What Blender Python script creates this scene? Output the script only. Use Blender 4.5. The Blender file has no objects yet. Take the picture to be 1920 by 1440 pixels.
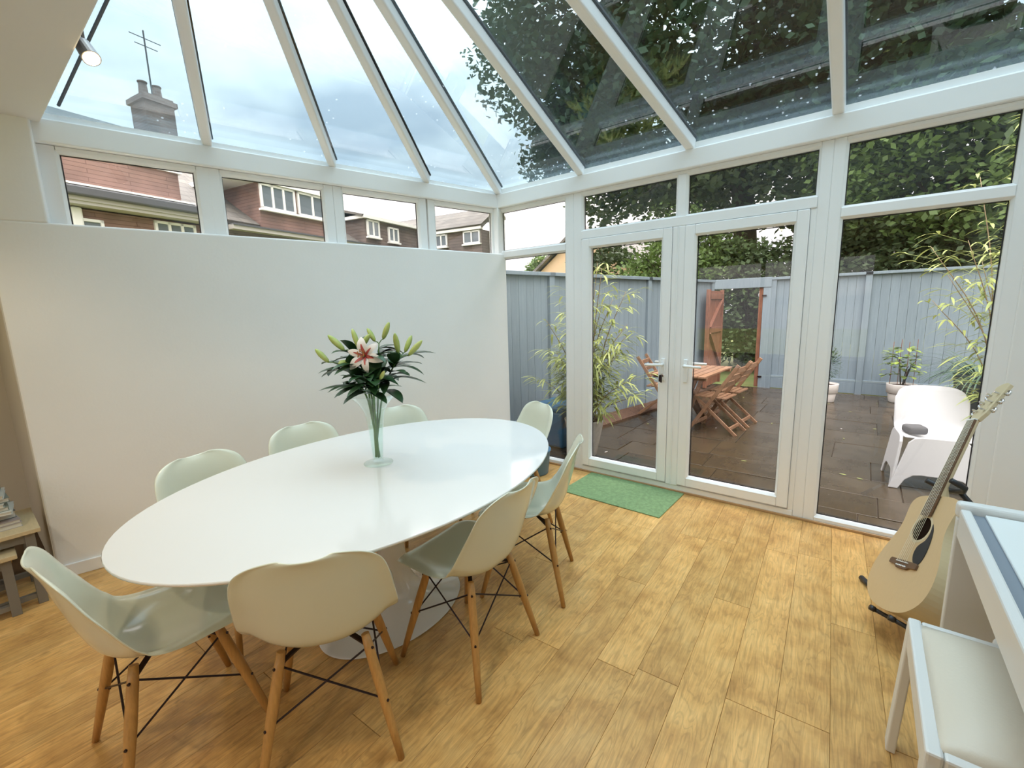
import bpy, math, random
import numpy as np
from mathutils import Vector, Matrix
S = bpy.context.scene
C = S.collection
random.seed(7)

# ------------------------------------------------------------------ camera
cam_d = bpy.data.cameras.new('camera')
cam = bpy.data.objects.new('camera', cam_d); C.objects.link(cam)
YAW, PITCH, ROLL, FPX = 0.6703, -0.1654, -0.0276, 833.3
fw = Vector((-math.sin(YAW)*math.cos(PITCH), math.cos(YAW)*math.cos(PITCH), math.sin(PITCH)))
rt = Vector((math.cos(YAW), math.sin(YAW), 0)); up = rt.cross(fw)
r2 = rt*math.cos(ROLL) + up*math.sin(ROLL); u2 = -rt*math.sin(ROLL) + up*math.cos(ROLL)
M = Matrix((r2, u2, -fw)).transposed().to_4x4(); M.translation = Vector((2.779, -3.3626, 1.4186))
cam.matrix_world = M
cam_d.sensor_fit = 'HORIZONTAL'; cam_d.sensor_width = 36; cam_d.lens = FPX/1920*36
cam_d.clip_start = 0.02; cam_d.clip_end = 500
S.camera = cam

# ------------------------------------------------------------------ view / light
vs = S.view_settings
vs.view_transform = 'Standard'; vs.look = 'None'; vs.gamma = 1.0; vs.use_curve_mapping = False
vs.exposure = 2.32
S.cycles.transparent_max_bounces = 16
S.cycles.max_bounces = 7; S.cycles.diffuse_bounces = 4; S.cycles.glossy_bounces = 4
S.cycles.caustics_reflective = False; S.cycles.caustics_refractive = False

CLX, CLY = 0.0, 0.0      # where the cloud pattern happens to stand
W = bpy.data.worlds.new('overcast_sky'); S.world = W; W.use_nodes = True
nt = W.node_tree; nt.nodes.clear()
def wn(t, **k):
    n = nt.nodes.new(t)
    for a, b in k.items(): setattr(n, a, b)
    return n
tc = wn('ShaderNodeTexCoord'); sep = wn('ShaderNodeSeparateXYZ'); nt.links.new(tc.outputs['Generated'], sep.inputs[0])
mx = wn('ShaderNodeMath', operation='MAXIMUM'); nt.links.new(sep.outputs['Z'], mx.inputs[0]); mx.inputs[1].default_value = 0
ml = wn('ShaderNodeMath', operation='MULTIPLY_ADD'); nt.links.new(mx.outputs[0], ml.inputs[0]); ml.inputs[1].default_value = 0.2; ml.inputs[2].default_value = 0.31
sq = wn('ShaderNodeMath', operation='MULTIPLY'); nt.links.new(mx.outputs[0], sq.inputs[0]); nt.links.new(mx.outputs[0], sq.inputs[1])
m3 = wn('ShaderNodeMath', operation='MULTIPLY_ADD'); nt.links.new(sq.outputs[0], m3.inputs[0]); m3.inputs[1].default_value = 1.2; nt.links.new(ml.outputs[0], m3.inputs[2])
cb_ = wn('ShaderNodeMath', operation='MULTIPLY'); nt.links.new(sq.outputs[0], cb_.inputs[0]); nt.links.new(mx.outputs[0], cb_.inputs[1])
m4 = wn('ShaderNodeMath', operation='MULTIPLY_ADD'); nt.links.new(cb_.outputs[0], m4.inputs[0]); m4.inputs[1].default_value = 0.9; nt.links.new(m3.outputs[0], m4.inputs[2])
# cloud relief, the same all over the sky: project the direction on a flat cloud deck
ad = wn('ShaderNodeMath', operation='ADD'); nt.links.new(mx.outputs[0], ad.inputs[0]); ad.inputs[1].default_value = 0.18
dv = wn('ShaderNodeVectorMath', operation='DIVIDE'); nt.links.new(tc.outputs['Generated'], dv.inputs[0])
cmb = wn('ShaderNodeCombineXYZ')
for i in range(3): nt.links.new(ad.outputs[0], cmb.inputs[i])
nt.links.new(cmb.outputs[0], dv.inputs[1])
nz = wn('ShaderNodeTexNoise'); nz.inputs['Scale'].default_value = 1.35; nz.inputs['Detail'].default_value = 5; nz.inputs['Roughness'].default_value = 0.52
sh = wn('ShaderNodeVectorMath', operation='ADD'); nt.links.new(dv.outputs[0], sh.inputs[0]); sh.inputs[1].default_value = (CLX, CLY, 0)
nt.links.new(sh.outputs[0], nz.inputs['Vector'])
cr = wn('ShaderNodeValToRGB'); nt.links.new(nz.outputs['Fac'], cr.inputs[0])
cr.color_ramp.elements[0].position = 0.36; cr.color_ramp.elements[0].color = (0.555, 0.555, 0.595, 1)
cr.color_ramp.elements[1].position = 0.68; cr.color_ramp.elements[1].color = (1.29, 1.17, 1.08, 1)
mc = wn('ShaderNodeVectorMath', operation='SCALE'); nt.links.new(cr.outputs[0], mc.inputs[0]); nt.links.new(m4.outputs[0], mc.inputs['Scale'])
bg = wn('ShaderNodeBackground'); nt.links.new(mc.outputs[0], bg.inputs['Color']); bg.inputs['Strength'].default_value = 1.0
wo = wn('ShaderNodeOutputWorld'); nt.links.new(bg.outputs[0], wo.inputs[0])

# ------------------------------------------------------------------ materials
def s2l(c):
    return tuple((x/12.92 if x <= .04045 else ((x+.055)/1.055)**2.4) for x in [v/255 for v in c])
class N:
    """small node-building helper"""
    def __init__(s, name):
        s.m = bpy.data.materials.new(name); s.m.use_nodes = True
        s.t = s.m.node_tree; s.t.nodes.clear()
        s.out = s.t.nodes.new('ShaderNodeOutputMaterial')
    def n(s, t, ins=None, **k):
        x = s.t.nodes.new(t)
        for a, b in k.items(): setattr(x, a, b)
        for a, b in (ins or {}).items():
            if isinstance(b, bpy.types.NodeSocket): s.t.links.new(b, x.inputs[a])
            else: x.inputs[a].default_value = b
        return x
    def l(s, a, b): s.t.links.new(a, b)
def rgba(c): return (c[0], c[1], c[2], 1)
def pm(name, col, rough=0.5, metal=0.0, spec=0.5, coat=0.0, var=0.0, vscale=8.0, bump=0.0, bscale=40.0, col2=None, stretch=(1,1,1), objrand=0.0, detail=4, transm=0.0, sub=0.0, objspace=True, rvar=0.0):
    k = N(name); b = k.n('ShaderNodeBsdfPrincipled')
    b.inputs['Roughness'].default_value = rough; b.inputs['Metallic'].default_value = metal
    b.inputs['Specular IOR Level'].default_value = spec; b.inputs['Coat Weight'].default_value = coat
    b.inputs['Coat Roughness'].default_value = 0.05
    b.inputs['Base Color'].default_value = rgba(col)
    if var or col2 or bump or objrand or rvar:
        t = k.n('ShaderNodeTexCoord'); mp = k.n('ShaderNodeMapping', {'Vector': t.outputs['Object'], 'Scale': stretch})
        vec = mp.outputs[0]
        oi = k.n('ShaderNodeObjectInfo')
        if col2 or var or rvar:
            nz = k.n('ShaderNodeTexNoise', {'Vector': vec, 'Scale': vscale, 'Detail': detail, 'Roughness': .6}, noise_dimensions='4D')
            mw = k.n('ShaderNodeMath', {0: oi.outputs['Random'], 1: 37.0}, operation='MULTIPLY'); k.l(mw.outputs[0], nz.inputs['W'])
            mr = k.n('ShaderNodeMapRange', {'Value': nz.outputs['Fac'], 1: .3, 2: .7, 3: 0., 4: 1.})
            c2 = col2 or tuple(max(0, x*(1-var)) for x in col)
            mix = k.n('ShaderNodeMix', {0: mr.outputs[0], 6: rgba(col), 7: rgba(c2)}, data_type='RGBA')
            src = mix.outputs[2]
            if rvar:
                rr = k.n('ShaderNodeMapRange', {'Value': nz.outputs['Fac'], 1: .3, 2: .7, 3: rough-rvar, 4: rough+rvar}); k.l(rr.outputs[0], b.inputs['Roughness'])
        else: src = None
        if objrand:
            hs = k.n('ShaderNodeHueSaturation'); 
            r = k.n('ShaderNodeMapRange', {'Value': oi.outputs['Random'], 3: 1-objrand, 4: 1+objrand}); k.l(r.outputs[0], hs.inputs['Value'])
            if src: k.l(src, hs.inputs['Color'])
            else: hs.inputs['Color'].default_value = rgba(col)
            src = hs.outputs[0]
        if src: k.l(src, b.inputs['Base Color'])
        if bump:
            nb = k.n('ShaderNodeTexNoise', {'Vector': vec, 'Scale': bscale, 'Detail': 3.0})
            bp = k.n('ShaderNodeBump', {'Height': nb.outputs['Fac'], 'Strength': bump, 'Distance': .01}); k.l(bp.outputs[0], b.inputs['Normal'])
    if sub:
        tr = k.n('ShaderNodeBsdfTranslucent', {'Color': rgba(col)}); ms = k.n('ShaderNodeMixShader', {0: sub}); k.l(b.outputs[0], ms.inputs[1]); k.l(tr.outputs[0], ms.inputs[2]); k.l(ms.outputs[0], k.out.inputs[0])
    else: k.l(b.outputs[0], k.out.inputs[0])
    return k.m
def glass(name, tint, f0=0.04, rough=0.0, drops=False):
    k = N(name)
    g = k.n('ShaderNodeNewGeometry')
    dt = k.n('ShaderNodeVectorMath', {0: g.outputs['Incoming'], 1: g.outputs['Normal']}, operation='DOT_PRODUCT')
    ab = k.n('ShaderNodeMath', {0: dt.outputs['Value']}, operation='ABSOLUTE')
    om = k.n('ShaderNodeMath', {0: 1.0, 1: ab.outputs[0]}, operation='SUBTRACT', use_clamp=True)
    p5 = k.n('ShaderNodeMath', {0: om.outputs[0], 1: 5.0}, operation='POWER')
    F = k.n('ShaderNodeMath', {0: p5.outputs[0], 1: 1-f0, 2: f0}, operation='MULTIPLY_ADD')
    t = k.n('ShaderNodeBsdfTransparent', {'Color': rgba(tint)})
    gl = k.n('ShaderNodeBsdfGlossy', {'Color': (1, 1, 1, 1), 'Roughness': rough})
    mix = k.n('ShaderNodeMixShader', {0: F.outputs[0], 1: t.outputs[0], 2: gl.outputs[0]})
    k.l(mix.outputs[0], k.out.inputs[0])
    if drops:
        tcn = k.n('ShaderNodeTexCoord')
        vo = k.n('ShaderNodeTexVoronoi', {'Vector': tcn.outputs['Object'], 'Scale': 17.0})
        nzz = k.n('ShaderNodeTexNoise', {'Vector': tcn.outputs['Object'], 'Scale': 2.2})
        lt = k.n('ShaderNodeMath', {0: vo.outputs['Distance'], 1: .11}, operation='LESS_THAN')
        gt = k.n('ShaderNodeMath', {0: nzz.outputs['Fac'], 1: .53}, operation='GREATER_THAN')
        mm = k.n('ShaderNodeMath', {0: lt.outputs[0], 1: gt.outputs[0]}, operation='MULTIPLY')
        sc = k.n('ShaderNodeMath', {0: mm.outputs[0], 1: .35}, operation='MULTIPLY')
        df = k.n('ShaderNodeBsdfTranslucent', {'Color': (.5, .55, .58, 1)})
        m2 = k.n('ShaderNodeMixShader', {0: sc.outputs[0], 1: mix.outputs[0], 2: df.outputs[0]})
        k.l(m2.outputs[0], k.out.inputs[0])
    return k.m
def emit(name, col, st):
    k = N(name); e = k.n('ShaderNodeEmission', {'Color': rgba(col), 'Strength': st}); k.l(e.outputs[0], k.out.inputs[0]); return k.m

def plank_mat():
    k = N('laminate_oak'); b = k.n('ShaderNodeBsdfPrincipled', {'Roughness': .34, 'Specular IOR Level': .45})
    t = k.n('ShaderNodeTexCoord'); oi = k.n('ShaderNodeObjectInfo')
    w = k.n('ShaderNodeMath', {0: oi.outputs['Random'], 1: 53.0}, operation='MULTIPLY')
    mp = k.n('ShaderNodeMapping', {'Vector': t.outputs['Object'], 'Scale': (1, .16, 1)})
    # wandering grain
    wn_ = k.n('ShaderNodeTexNoise', {'Vector': mp.outputs[0], 'Scale': 9.0, 'Detail': 2.0, 'W': w.outputs[0]}, noise_dimensions='4D')
    dist = k.n('ShaderNodeVectorMath', {0: mp.outputs[0], 1: wn_.outputs['Color']}, operation='ADD')
    mp2 = k.n('ShaderNodeMapping', {'Vector': t.outputs['Object'], 'Scale': (1, .055, 1)})
    gr = k.n('ShaderNodeTexNoise', {'Vector': mp2.outputs[0], 'Scale': 95.0, 'Detail': 5.0, 'Roughness': .68, 'Distortion': .35, 'W': w.outputs[0]}, noise_dimensions='4D')
    bl = k.n('ShaderNodeTexNoise', {'Vector': t.outputs['Object'], 'Scale': 6.5, 'Detail': 4.0, 'Roughness': .6, 'W': w.outputs[0]}, noise_dimensions='4D')
    wv = k.n('ShaderNodeTexWave', {'Vector': dist.outputs[0], 'Scale': 6.0, 'Distortion': 9.0, 'Detail': 2.0, 'Detail Scale': 1.6}, wave_type='RINGS')
    ramp = k.n('ShaderNodeValToRGB', {'Fac': bl.outputs['Fac']})
    e = ramp.color_ramp.elements
    e[0].position = .25; e[0].color = rgba((.47, .235, .068)); e[1].position = .75; e[1].color = rgba((.84, .525, .20))
    m = ramp.color_ramp.elements.new(.5); m.color = rgba((.71, .405, .135))
    g2 = k.n('ShaderNodeMapRange', {'Value': gr.outputs['Fac'], 1: .3, 2: .66, 3: .70, 4: 1.09})
    w2 = k.n('ShaderNodeMapRange', {'Value': wv.outputs['Fac'], 1: 0., 2: .3, 3: .84, 4: 1.0})
    mu = k.n('ShaderNodeMath', {0: g2.outputs[0], 1: w2.outputs[0]}, operation='MULTIPLY')
    r = k.n('ShaderNodeMapRange', {'Value': oi.outputs['Random'], 3: .86, 4: 1.08})
    mu2 = k.n('ShaderNodeMath', {0: mu.outputs[0], 1: r.outputs[0]}, operation='MULTIPLY')
    # small dark knots
    vo = k.n('ShaderNodeTexVoronoi', {'Vector': t.outputs['Object'], 'Scale': 5.0, 'W': w.outputs[0]}, voronoi_dimensions='4D')
    kn = k.n('ShaderNodeMapRange', {'Value': vo.outputs['Distance'], 1: .03, 2: .10, 3: .45, 4: 1.0})
    mu3 = k.n('ShaderNodeMath', {0: mu2.outputs[0], 1: kn.outputs[0]}, operation='MULTIPLY')
    col = k.n('ShaderNodeVectorMath', {0: ramp.outputs[0], 'Scale': mu3.outputs[0]}, operation='SCALE')
    k.l(col.outputs[0], b.inputs['Base Color'])
    bp = k.n('ShaderNodeBump', {'Height': gr.outputs['Fac'], 'Strength': .12, 'Distance': .002}); k.l(bp.outputs[0], b.inputs['Normal'])
    k.l(b.outputs[0], k.out.inputs[0]); return k.m

def course_mat(name, c1, c2, vscale, joint=(.05, .04, .035), wob=0.3, axis=2, rowh=.1, roww=.17):
    """rows of small tiles: brick pattern in object space (x along, z up)"""
    k = N(name); b = k.n('ShaderNodeBsdfPrincipled', {'Roughness': .75})
    t = k.n('ShaderNodeTexCoord'); sp = k.n('ShaderNodeSeparateXYZ', {0: t.outputs['Object']})
    cb = k.n('ShaderNodeCombineXYZ', {0: sp.outputs[0], 1: sp.outputs[axis]})
    br = k.n('ShaderNodeTexBrick', {'Vector': cb.outputs[0], 'Color1': rgba(c1), 'Color2': rgba(c2), 'Mortar': rgba(joint), 'Scale': 1.0, 'Mortar Size': .006, 'Mortar Smooth': .6, 'Brick Width': roww, 'Row Height': rowh})
    nz = k.n('ShaderNodeTexNoise', {'Vector': t.outputs['Object'], 'Scale': vscale, 'Detail': 3.0})
    r = k.n('ShaderNodeMapRange', {'Value': nz.outputs['Fac'], 1: .3, 2: .7, 3: 1-wob, 4: 1+wob})
    c = k.n('ShaderNodeVectorMath', {0: br.outputs['Color'], 'Scale': r.outputs[0]}, operation='SCALE')
    k.l(c.outputs[0], b.inputs['Base Color'])
    bp = k.n('ShaderNodeBump', {'Height': br.outputs['Fac'], 'Strength': .5, 'Distance': .02}, invert=True); k.l(bp.outputs[0], b.inputs['Normal'])
    k.l(b.outputs[0], k.out.inputs[0]); return k.m

MAT = {}
MAT['wall'] = pm('painted_plaster', (.88, .88, .865), .75, var=.03, vscale=2.5, bump=.05, bscale=60)
MAT['ceil'] = pm('ceiling_paint', (.74, .74, .73), .85)
MAT['warmwall'] = pm('warm_plaster', (.60, .55, .46), .8)
MAT['upvc'] = pm('white_upvc', (.88, .88, .87), .28, spec=.5)
MAT['upvc2'] = pm('white_upvc_bead', (.84, .85, .84), .22)
MAT['gasket'] = pm('black_gasket', (.015, .015, .018), .5)
MAT['glass'] = glass('clear_pane', (.985, .99, .985), .03)
MAT['roofglass'] = glass('blue_roof_pane', (.555, .66, .71), .075, drops=True)
MAT['plank'] = plank_mat()
MAT['woodbead'] = pm('beech_bead', (.50, .30, .14), .45, var=.2, vscale=30)
MAT['subfloor'] = pm('dark_subfloor', (.10, .06, .03), .8)
MAT['table'] = pm('white_lacquer', (.77, .755, .735), .12, coat=.6)
MAT['shell'] = pm('pale_mint_plastic', (.67, .685, .565), .16, spec=.5, coat=.25)
MAT['beech'] = pm('beech_wood', (.53, .28, .085), .42, var=.28, vscale=22, stretch=(6, 6, .6), objrand=.06)
MAT['steel'] = pm('dark_steel', (.035, .022, .025), .4, metal=.7)
MAT['mat'] = pm('green_mat', (.24, .37, .17), .95, var=.35, vscale=45, bump=.5, bscale=180)
MAT['vaseglass'] = glass('green_tint_glass', (.955, .985, .975), .045)
MAT['water'] = glass('water', (.95, .98, .96), .02)
MAT['stem'] = pm('lily_stem', (.10, .20, .05), .5)
MAT['lilyleaf'] = pm('lily_leaf', (.028, .082, .026), .38, var=.4, vscale=9)
MAT['bud'] = pm('lily_bud', (.30, .42, .09), .45, col2=(.46, .50, .18), vscale=25)
MAT['petal'] = pm('lily_petal', (.82, .76, .73), .5, sub=.2)
MAT['petalpink'] = pm('lily_petal_centre', (.42, .07, .06), .55)
MAT['anther'] = pm('anther', (.30, .10, .02), .7)
MAT['pianow'] = pm('white_satin', (.72, .72, .70), .35)
MAT['pianog'] = pm('white_gloss_lid', (.78, .81, .80), .12)
MAT['slate'] = pm('slate_strip', (.23, .26, .30), .6)
MAT['leather'] = pm('cream_vinyl', (.68, .61, .50), .42, bump=.08, bscale=120)
MAT['spruce'] = pm('pale_spruce', (.64, .45, .24), .32, var=.07, vscale=30, stretch=(14, .6, 1))
MAT['guitarside'] = pm('pale_mahogany', (.62, .50, .30), .35)
MAT['rosewood'] = pm('brown_rosewood', (.17, .09, .045), .5, var=.35, vscale=30)
MAT['maple'] = pm('pale_maple', (.63, .52, .33), .4)
MAT['black'] = pm('black_plastic', (.018, .018, .02), .4)
MAT['hole'] = pm('hole_shade', (.02, .012, .008), 1.0, spec=0.0)  # near-black colour standing in for shade inside the guitar body
MAT['chrome'] = pm('chrome', (.7, .7, .7), .2, metal=1)
MAT['string'] = pm('bronze_string', (.55, .48, .36), .35, metal=.8)
MAT['whitetube'] = pm('white_tube', (.8, .8, .8), .35)
MAT['paleoak'] = pm('pale_oak_veneer', (.62, .50, .30), .5, var=.15, vscale=12, stretch=(1, 8, 8))
MAT['greymetal'] = pm('grey_metal', (.22, .21, .19), .45, metal=.3)
MAT['warmlamp'] = emit('lit_lens', (1, .72, .35), 9.0)
MAT['lampmetal'] = pm('brushed_lamp', (.30, .26, .24), .35, metal=.8)
MAT['bluetub'] = pm('blue_plastic', (.10, .22, .36), .4)
MAT['bluebin'] = pm('dark_blue_plastic', (.02, .09, .17), .45)
MAT['fence'] = pm('blue_grey_paint', (.205, .262, .30), .6, col2=(.165, .215, .255), vscale=6, stretch=(8, 8, .6), objrand=.05)
MAT['gatewood'] = pm('red_brown_timber', (.30, .12, .065), .65, col2=(.13, .05, .03), vscale=10, stretch=(6, 6, .7))
MAT['teak'] = pm('acacia_timber', (.30, .165, .095), .5, col2=(.17, .088, .048), vscale=8, stretch=(3, 3, 3), objrand=.12)
MAT['slab'] = pm('wet_stone', (.052, .037, .022), .24, col2=(.028, .021, .014), vscale=3.2, bump=.15, bscale=7, objrand=.22, rvar=.09, spec=.5)
MAT['grout'] = pm('dark_joint', (.05, .036, .026), .5)
MAT['soil'] = pm('bark_mulch', (.11, .055, .032), .9, col2=(.05, .026, .016), vscale=35, bump=.8, bscale=50)
MAT['grass'] = pm('rough_grass', (.24, .23, .085), .95, col2=(.10, .16, .04), vscale=1.6, bump=.6, bscale=30)
MAT['gravel'] = pm('grey_yard', (.20, .19, .17), .95, var=.3, vscale=4)
MAT['leafdark'] = pm('tree_leaf', (.105, .165, .07), .6, objrand=.1, var=.55, vscale=.7, sub=.14)
MAT['leafmid'] = pm('bright_tree_leaf', (.19, .30, .09), .55, var=.55, vscale=.8, sub=.2)
MAT['leafshrub'] = pm('variegated_leaf', (.34, .42, .09), .45, col2=(.06, .12, .03), vscale=14)
MAT['leafround'] = pm('small_grey_leaf', (.055, .11, .06), .6, var=.4, vscale=10)
MAT['bark'] = pm('bark', (.05, .038, .028), .9, var=.4, vscale=6, bump=.6, bscale=14)
MAT['bamboo'] = pm('bamboo_leaf', (.46, .50, .17), .5, col2=(.24, .31, .10), vscale=5, sub=.2)
MAT['culm'] = pm('bamboo_culm', (.27, .19, .10), .5, var=.3, vscale=9)
MAT['stonepot'] = pm('pale_stone_pot', (.50, .47, .42), .8, var=.35, vscale=14, bump=.3, bscale=30)
MAT['whitepot'] = pm('white_glazed_pot', (.80, .76, .72), .35, var=.06, vscale=12)
MAT['whiteplastic'] = pm('white_plastic', (.50, .50, .51), .35)
MAT['darkplanter'] = pm('charcoal_planter', (.045, .055, .055), .6)
MAT['cushion'] = pm('dark_grey_fabric', (.09, .09, .095), .9)
MAT['redtile'] = course_mat('red_brown_hung_tile', (.225, .135, .108), (.19, .115, .095), 1.5, joint=(.12, .065, .052), rowh=.078, roww=1.3)
MAT['greytile'] = course_mat('grey_roof_tile', (.15, .14, .122), (.12, .112, .10), 1.3, joint=(.045, .042, .04), rowh=.16, roww=.26)
MAT['browntile'] = course_mat('brown_hung_tile', (.145, .112, .096), (.125, .098, .086), 1.5, rowh=.10, roww=1.3)
MAT['brick'] = course_mat('chimney_brick', (.26, .17, .14), (.20, .13, .11), 2, joint=(.3, .28, .25), rowh=.075, roww=.22)
MAT['hwhite'] = pm('white_fascia', (.80, .80, .79), .5)
MAT['gutter'] = pm('dark_gutter', (.075, .08, .09), .5)
MAT['lead'] = pm('grey_lead', (.45, .43, .40), .6)
MAT['farpane'] = pm('house_pane', (.16, .19, .22), .06, spec=.8)
MAT['peach'] = pm('peach_render', (.78, .55, .36), .8, var=.05)
MAT['house_roof'] = course_mat('slate_roof', (.20, .18, .17), (.16, .15, .14), 2)
BOOKC = [(.30, .33, .27), (.10, .11, .11), (.55, .55, .48), (.36, .30, .28), (.62, .62, .57), (.22, .25, .22), (.48, .44, .40)]
for i, c in enumerate(BOOKC): MAT['book%d' % i] = pm('book_cover_%d' % i, c, .45)
MAT['page'] = pm('page_edges', (.68, .64, .55), .85)

# ------------------------------------------------------------------ mesh helpers
class G:
    def __init__(s): s.v = []; s.f = []
    def add(s, vs, fs):
        o = len(s.v); s.v += [tuple(x) for x in vs]; s.f += [tuple(i+o for i in f) for f in fs]; return s
    def box(s, x0, x1, y0, y1, z0, z1):
        return s.add([(x0,y0,z0),(x1,y0,z0),(x1,y1,z0),(x0,y1,z0),(x0,y0,z1),(x1,y0,z1),(x1,y1,z1),(x0,y1,z1)],
                     [(0,3,2,1),(4,5,6,7),(0,1,5,4),(1,2,6,5),(2,3,7,6),(3,0,4,7)])
    def bar(s, a, b, w, h, upv=(0,0,1)):
        a = Vector(a); b = Vector(b); d = (b-a).normalized(); u = Vector(upv)
        sx = d.cross(u)
        if sx.length < 1e-5: sx = d.cross(Vector((1,0,0)))
        sx.normalize(); uu = sx.cross(d); vs = []
        for p in (a, b):
            for i, j in ((-1,-1),(1,-1),(1,1),(-1,1)): vs.append(p + sx*(i*w/2) + uu*(j*h/2))
        return s.add(vs, [(3,2,1,0),(4,5,6,7),(0,1,5,4),(1,2,6,5),(2,3,7,6),(3,0,4,7)])
    def tube(s, pts, rad, n=8, cap=True):
        pts = [Vector(p) for p in pts]; m = len(pts)
        if not hasattr(rad, '__len__'): rad = [rad]*m
        vs = []; fs = []
        t0 = (pts[1]-pts[0]).normalized(); ref = Vector((0,0,1)) if abs(t0.z) < .9 else Vector((1,0,0))
        u = t0.cross(ref).normalized()
        for i, p in enumerate(pts):
            t = (pts[min(i+1,m-1)]-pts[max(i-1,0)]).normalized()
            u = (u - t*u.dot(t)).normalized(); w = t.cross(u)
            for j in range(n):
                a = 2*math.pi*j/n; vs.append(p + (u*math.cos(a)+w*math.sin(a))*rad[i])
        for i in range(m-1):
            for j in range(n): fs.append((i*n+j, i*n+(j+1)%n, (i+1)*n+(j+1)%n, (i+1)*n+j))
        if cap: fs.append(tuple(range(n-1,-1,-1))); fs.append(tuple((m-1)*n+j for j in range(n)))
        return s.add(vs, fs)
    def lathe(s, prof, n=32, c=(0,0,0), sx=1, sy=1):
        vs = []; fs = []; m = len(prof)
        for r, z in prof:
            for j in range(n):
                a = 2*math.pi*j/n; vs.append((c[0]+sx*r*math.cos(a), c[1]+sy*r*math.sin(a), c[2]+z))
        for i in range(m-1):
            for j in range(n): fs.append((i*n+j, i*n+(j+1)%n, (i+1)*n+(j+1)%n, (i+1)*n+j))
        fs.append(tuple(range(n-1,-1,-1))); fs.append(tuple((m-1)*n+j for j in range(n)))
        return s.add(vs, fs)
    def prism(s, poly, off):
        """extrude a 3D polygon by a vector"""
        off = Vector(off); k = len(poly); p = [Vector(q) for q in poly]
        return s.add(p + [q+off for q in p], [tuple(range(k-1,-1,-1)), tuple(range(k,2*k))] + [(i,(i+1)%k,(i+1)%k+k,i+k) for i in range(k)])
    def leaf(s, base, d, nrm, L, w, droop=0.0, seg=5, fold=0.0, shape=1.0):
        base = Vector(base); d = Vector(d).normalized(); nrm = Vector(nrm); sd = d.cross(nrm)
        if sd.length < 1e-4: sd = d.cross(Vector((1,.3,0)))
        sd.normalize(); vs = []; p = base.copy(); dd = d.copy()
        for i in range(seg+1):
            t = i/seg; ww = w*.5*(math.sin(math.pi*min(1, t**shape*.97+.03)))**.8
            u = sd.cross(dd).normalized()
            vs += [p - sd*ww + u*fold*ww, p, p + sd*ww + u*fold*ww]
            p = p + dd*(L/seg); dd = (dd + Vector((0,0,-droop/seg))).normalized()
        fs = []
        for i in range(seg):
            a = i*3; fs += [(a,a+1,a+4,a+3),(a+1,a+2,a+5,a+4)]
        return s.add(vs, fs)
    def mesh(s, name, mat, smooth=False):
        me = bpy.data.meshes.new(name); me.from_pydata(s.v, [], s.f)
        if mat: me.materials.append(MAT[mat])
        if smooth: me.polygons.foreach_set('use_smooth', [True]*len(me.polygons))
        me.update(); return me
    def obj(s, name, mat, parent=None, smooth=False, bevel=0, seg=2, fix=False):
        o = link(name, s.mesh(name, mat, smooth), parent)
        if fix:
            import bmesh
            b = bmesh.new(); b.from_mesh(o.data); bmesh.ops.recalc_face_normals(b, faces=b.faces); b.to_mesh(o.data); b.free()
        if bevel: add_bevel(o, bevel, seg)
        return o
def add_bevel(o, w, seg=2):
    m = o.modifiers.new('bevel', 'BEVEL'); m.width = w; m.segments = seg; m.limit_method = 'ANGLE'; m.angle_limit = .6
def add_autosmooth(o):
    pass
def link(name, data, parent=None):
    o = bpy.data.objects.new(name, data); C.objects.link(o)
    if parent: o.parent = parent
    return o
def tag(o, label=None, cat=None, group=None, kind=None):
    if label: o['label'] = label
    if cat: o['category'] = cat
    if group: o['group'] = group
    if kind: o['kind'] = kind
    return o
def thing(name, label, cat, loc=(0,0,0), rz=0, group=None):
    o = link(name, None); o.location = loc; o.rotation_euler = (0,0,rz); o.empty_display_size = .1
    return tag(o, label, cat, group)
def struct(name, label=None, loc=(0,0,0), rz=0):
    o = link(name, None); o.location = loc; o.rotation_euler = (0,0,rz); o.empty_display_size = .1
    return tag(o, label, None, None, 'structure')
def copy_tree(o, parent=None):
    c = o.copy(); C.objects.link(c); c.parent = parent
    for ch in list(o.children): copy_tree(ch, c)
    return c
def catmull(P, n):
    P = [np.array(p, float) for p in P]; P = [2*P[0]-P[1]] + P + [2*P[-1]-P[-2]]; out = []
    m = len(P)-3
    for k in range(n):
        t = k/(n-1)*m; i = min(int(t), m-1); u = t-i; a, b, c, d = P[i:i+4]
        out.append(.5*((2*b)+(-a+c)*u+(2*a-5*b+4*c-d)*u*u+(-a+3*b-3*c+d)*u**3))
    return out

# ================================================================== STRUCTURE
PHI = 0.237
DL = Vector((-math.sin(PHI), -math.cos(PHI), 0))     # along the left wall, away from the corner
NL = Vector((math.cos(PHI), -math.sin(PHI), 0))      # into the room
LW_RZ = math.atan2(DL.y, DL.x)                       # local x = DL ; local y = -NL ... (x cross)
def lwp(a, i, z): return DL*a + NL*i + Vector((0,0,z))
ZTOP = 2.335; ZBEAM = 2.456; ZW = 1.932; CZ = 2.43

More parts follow.
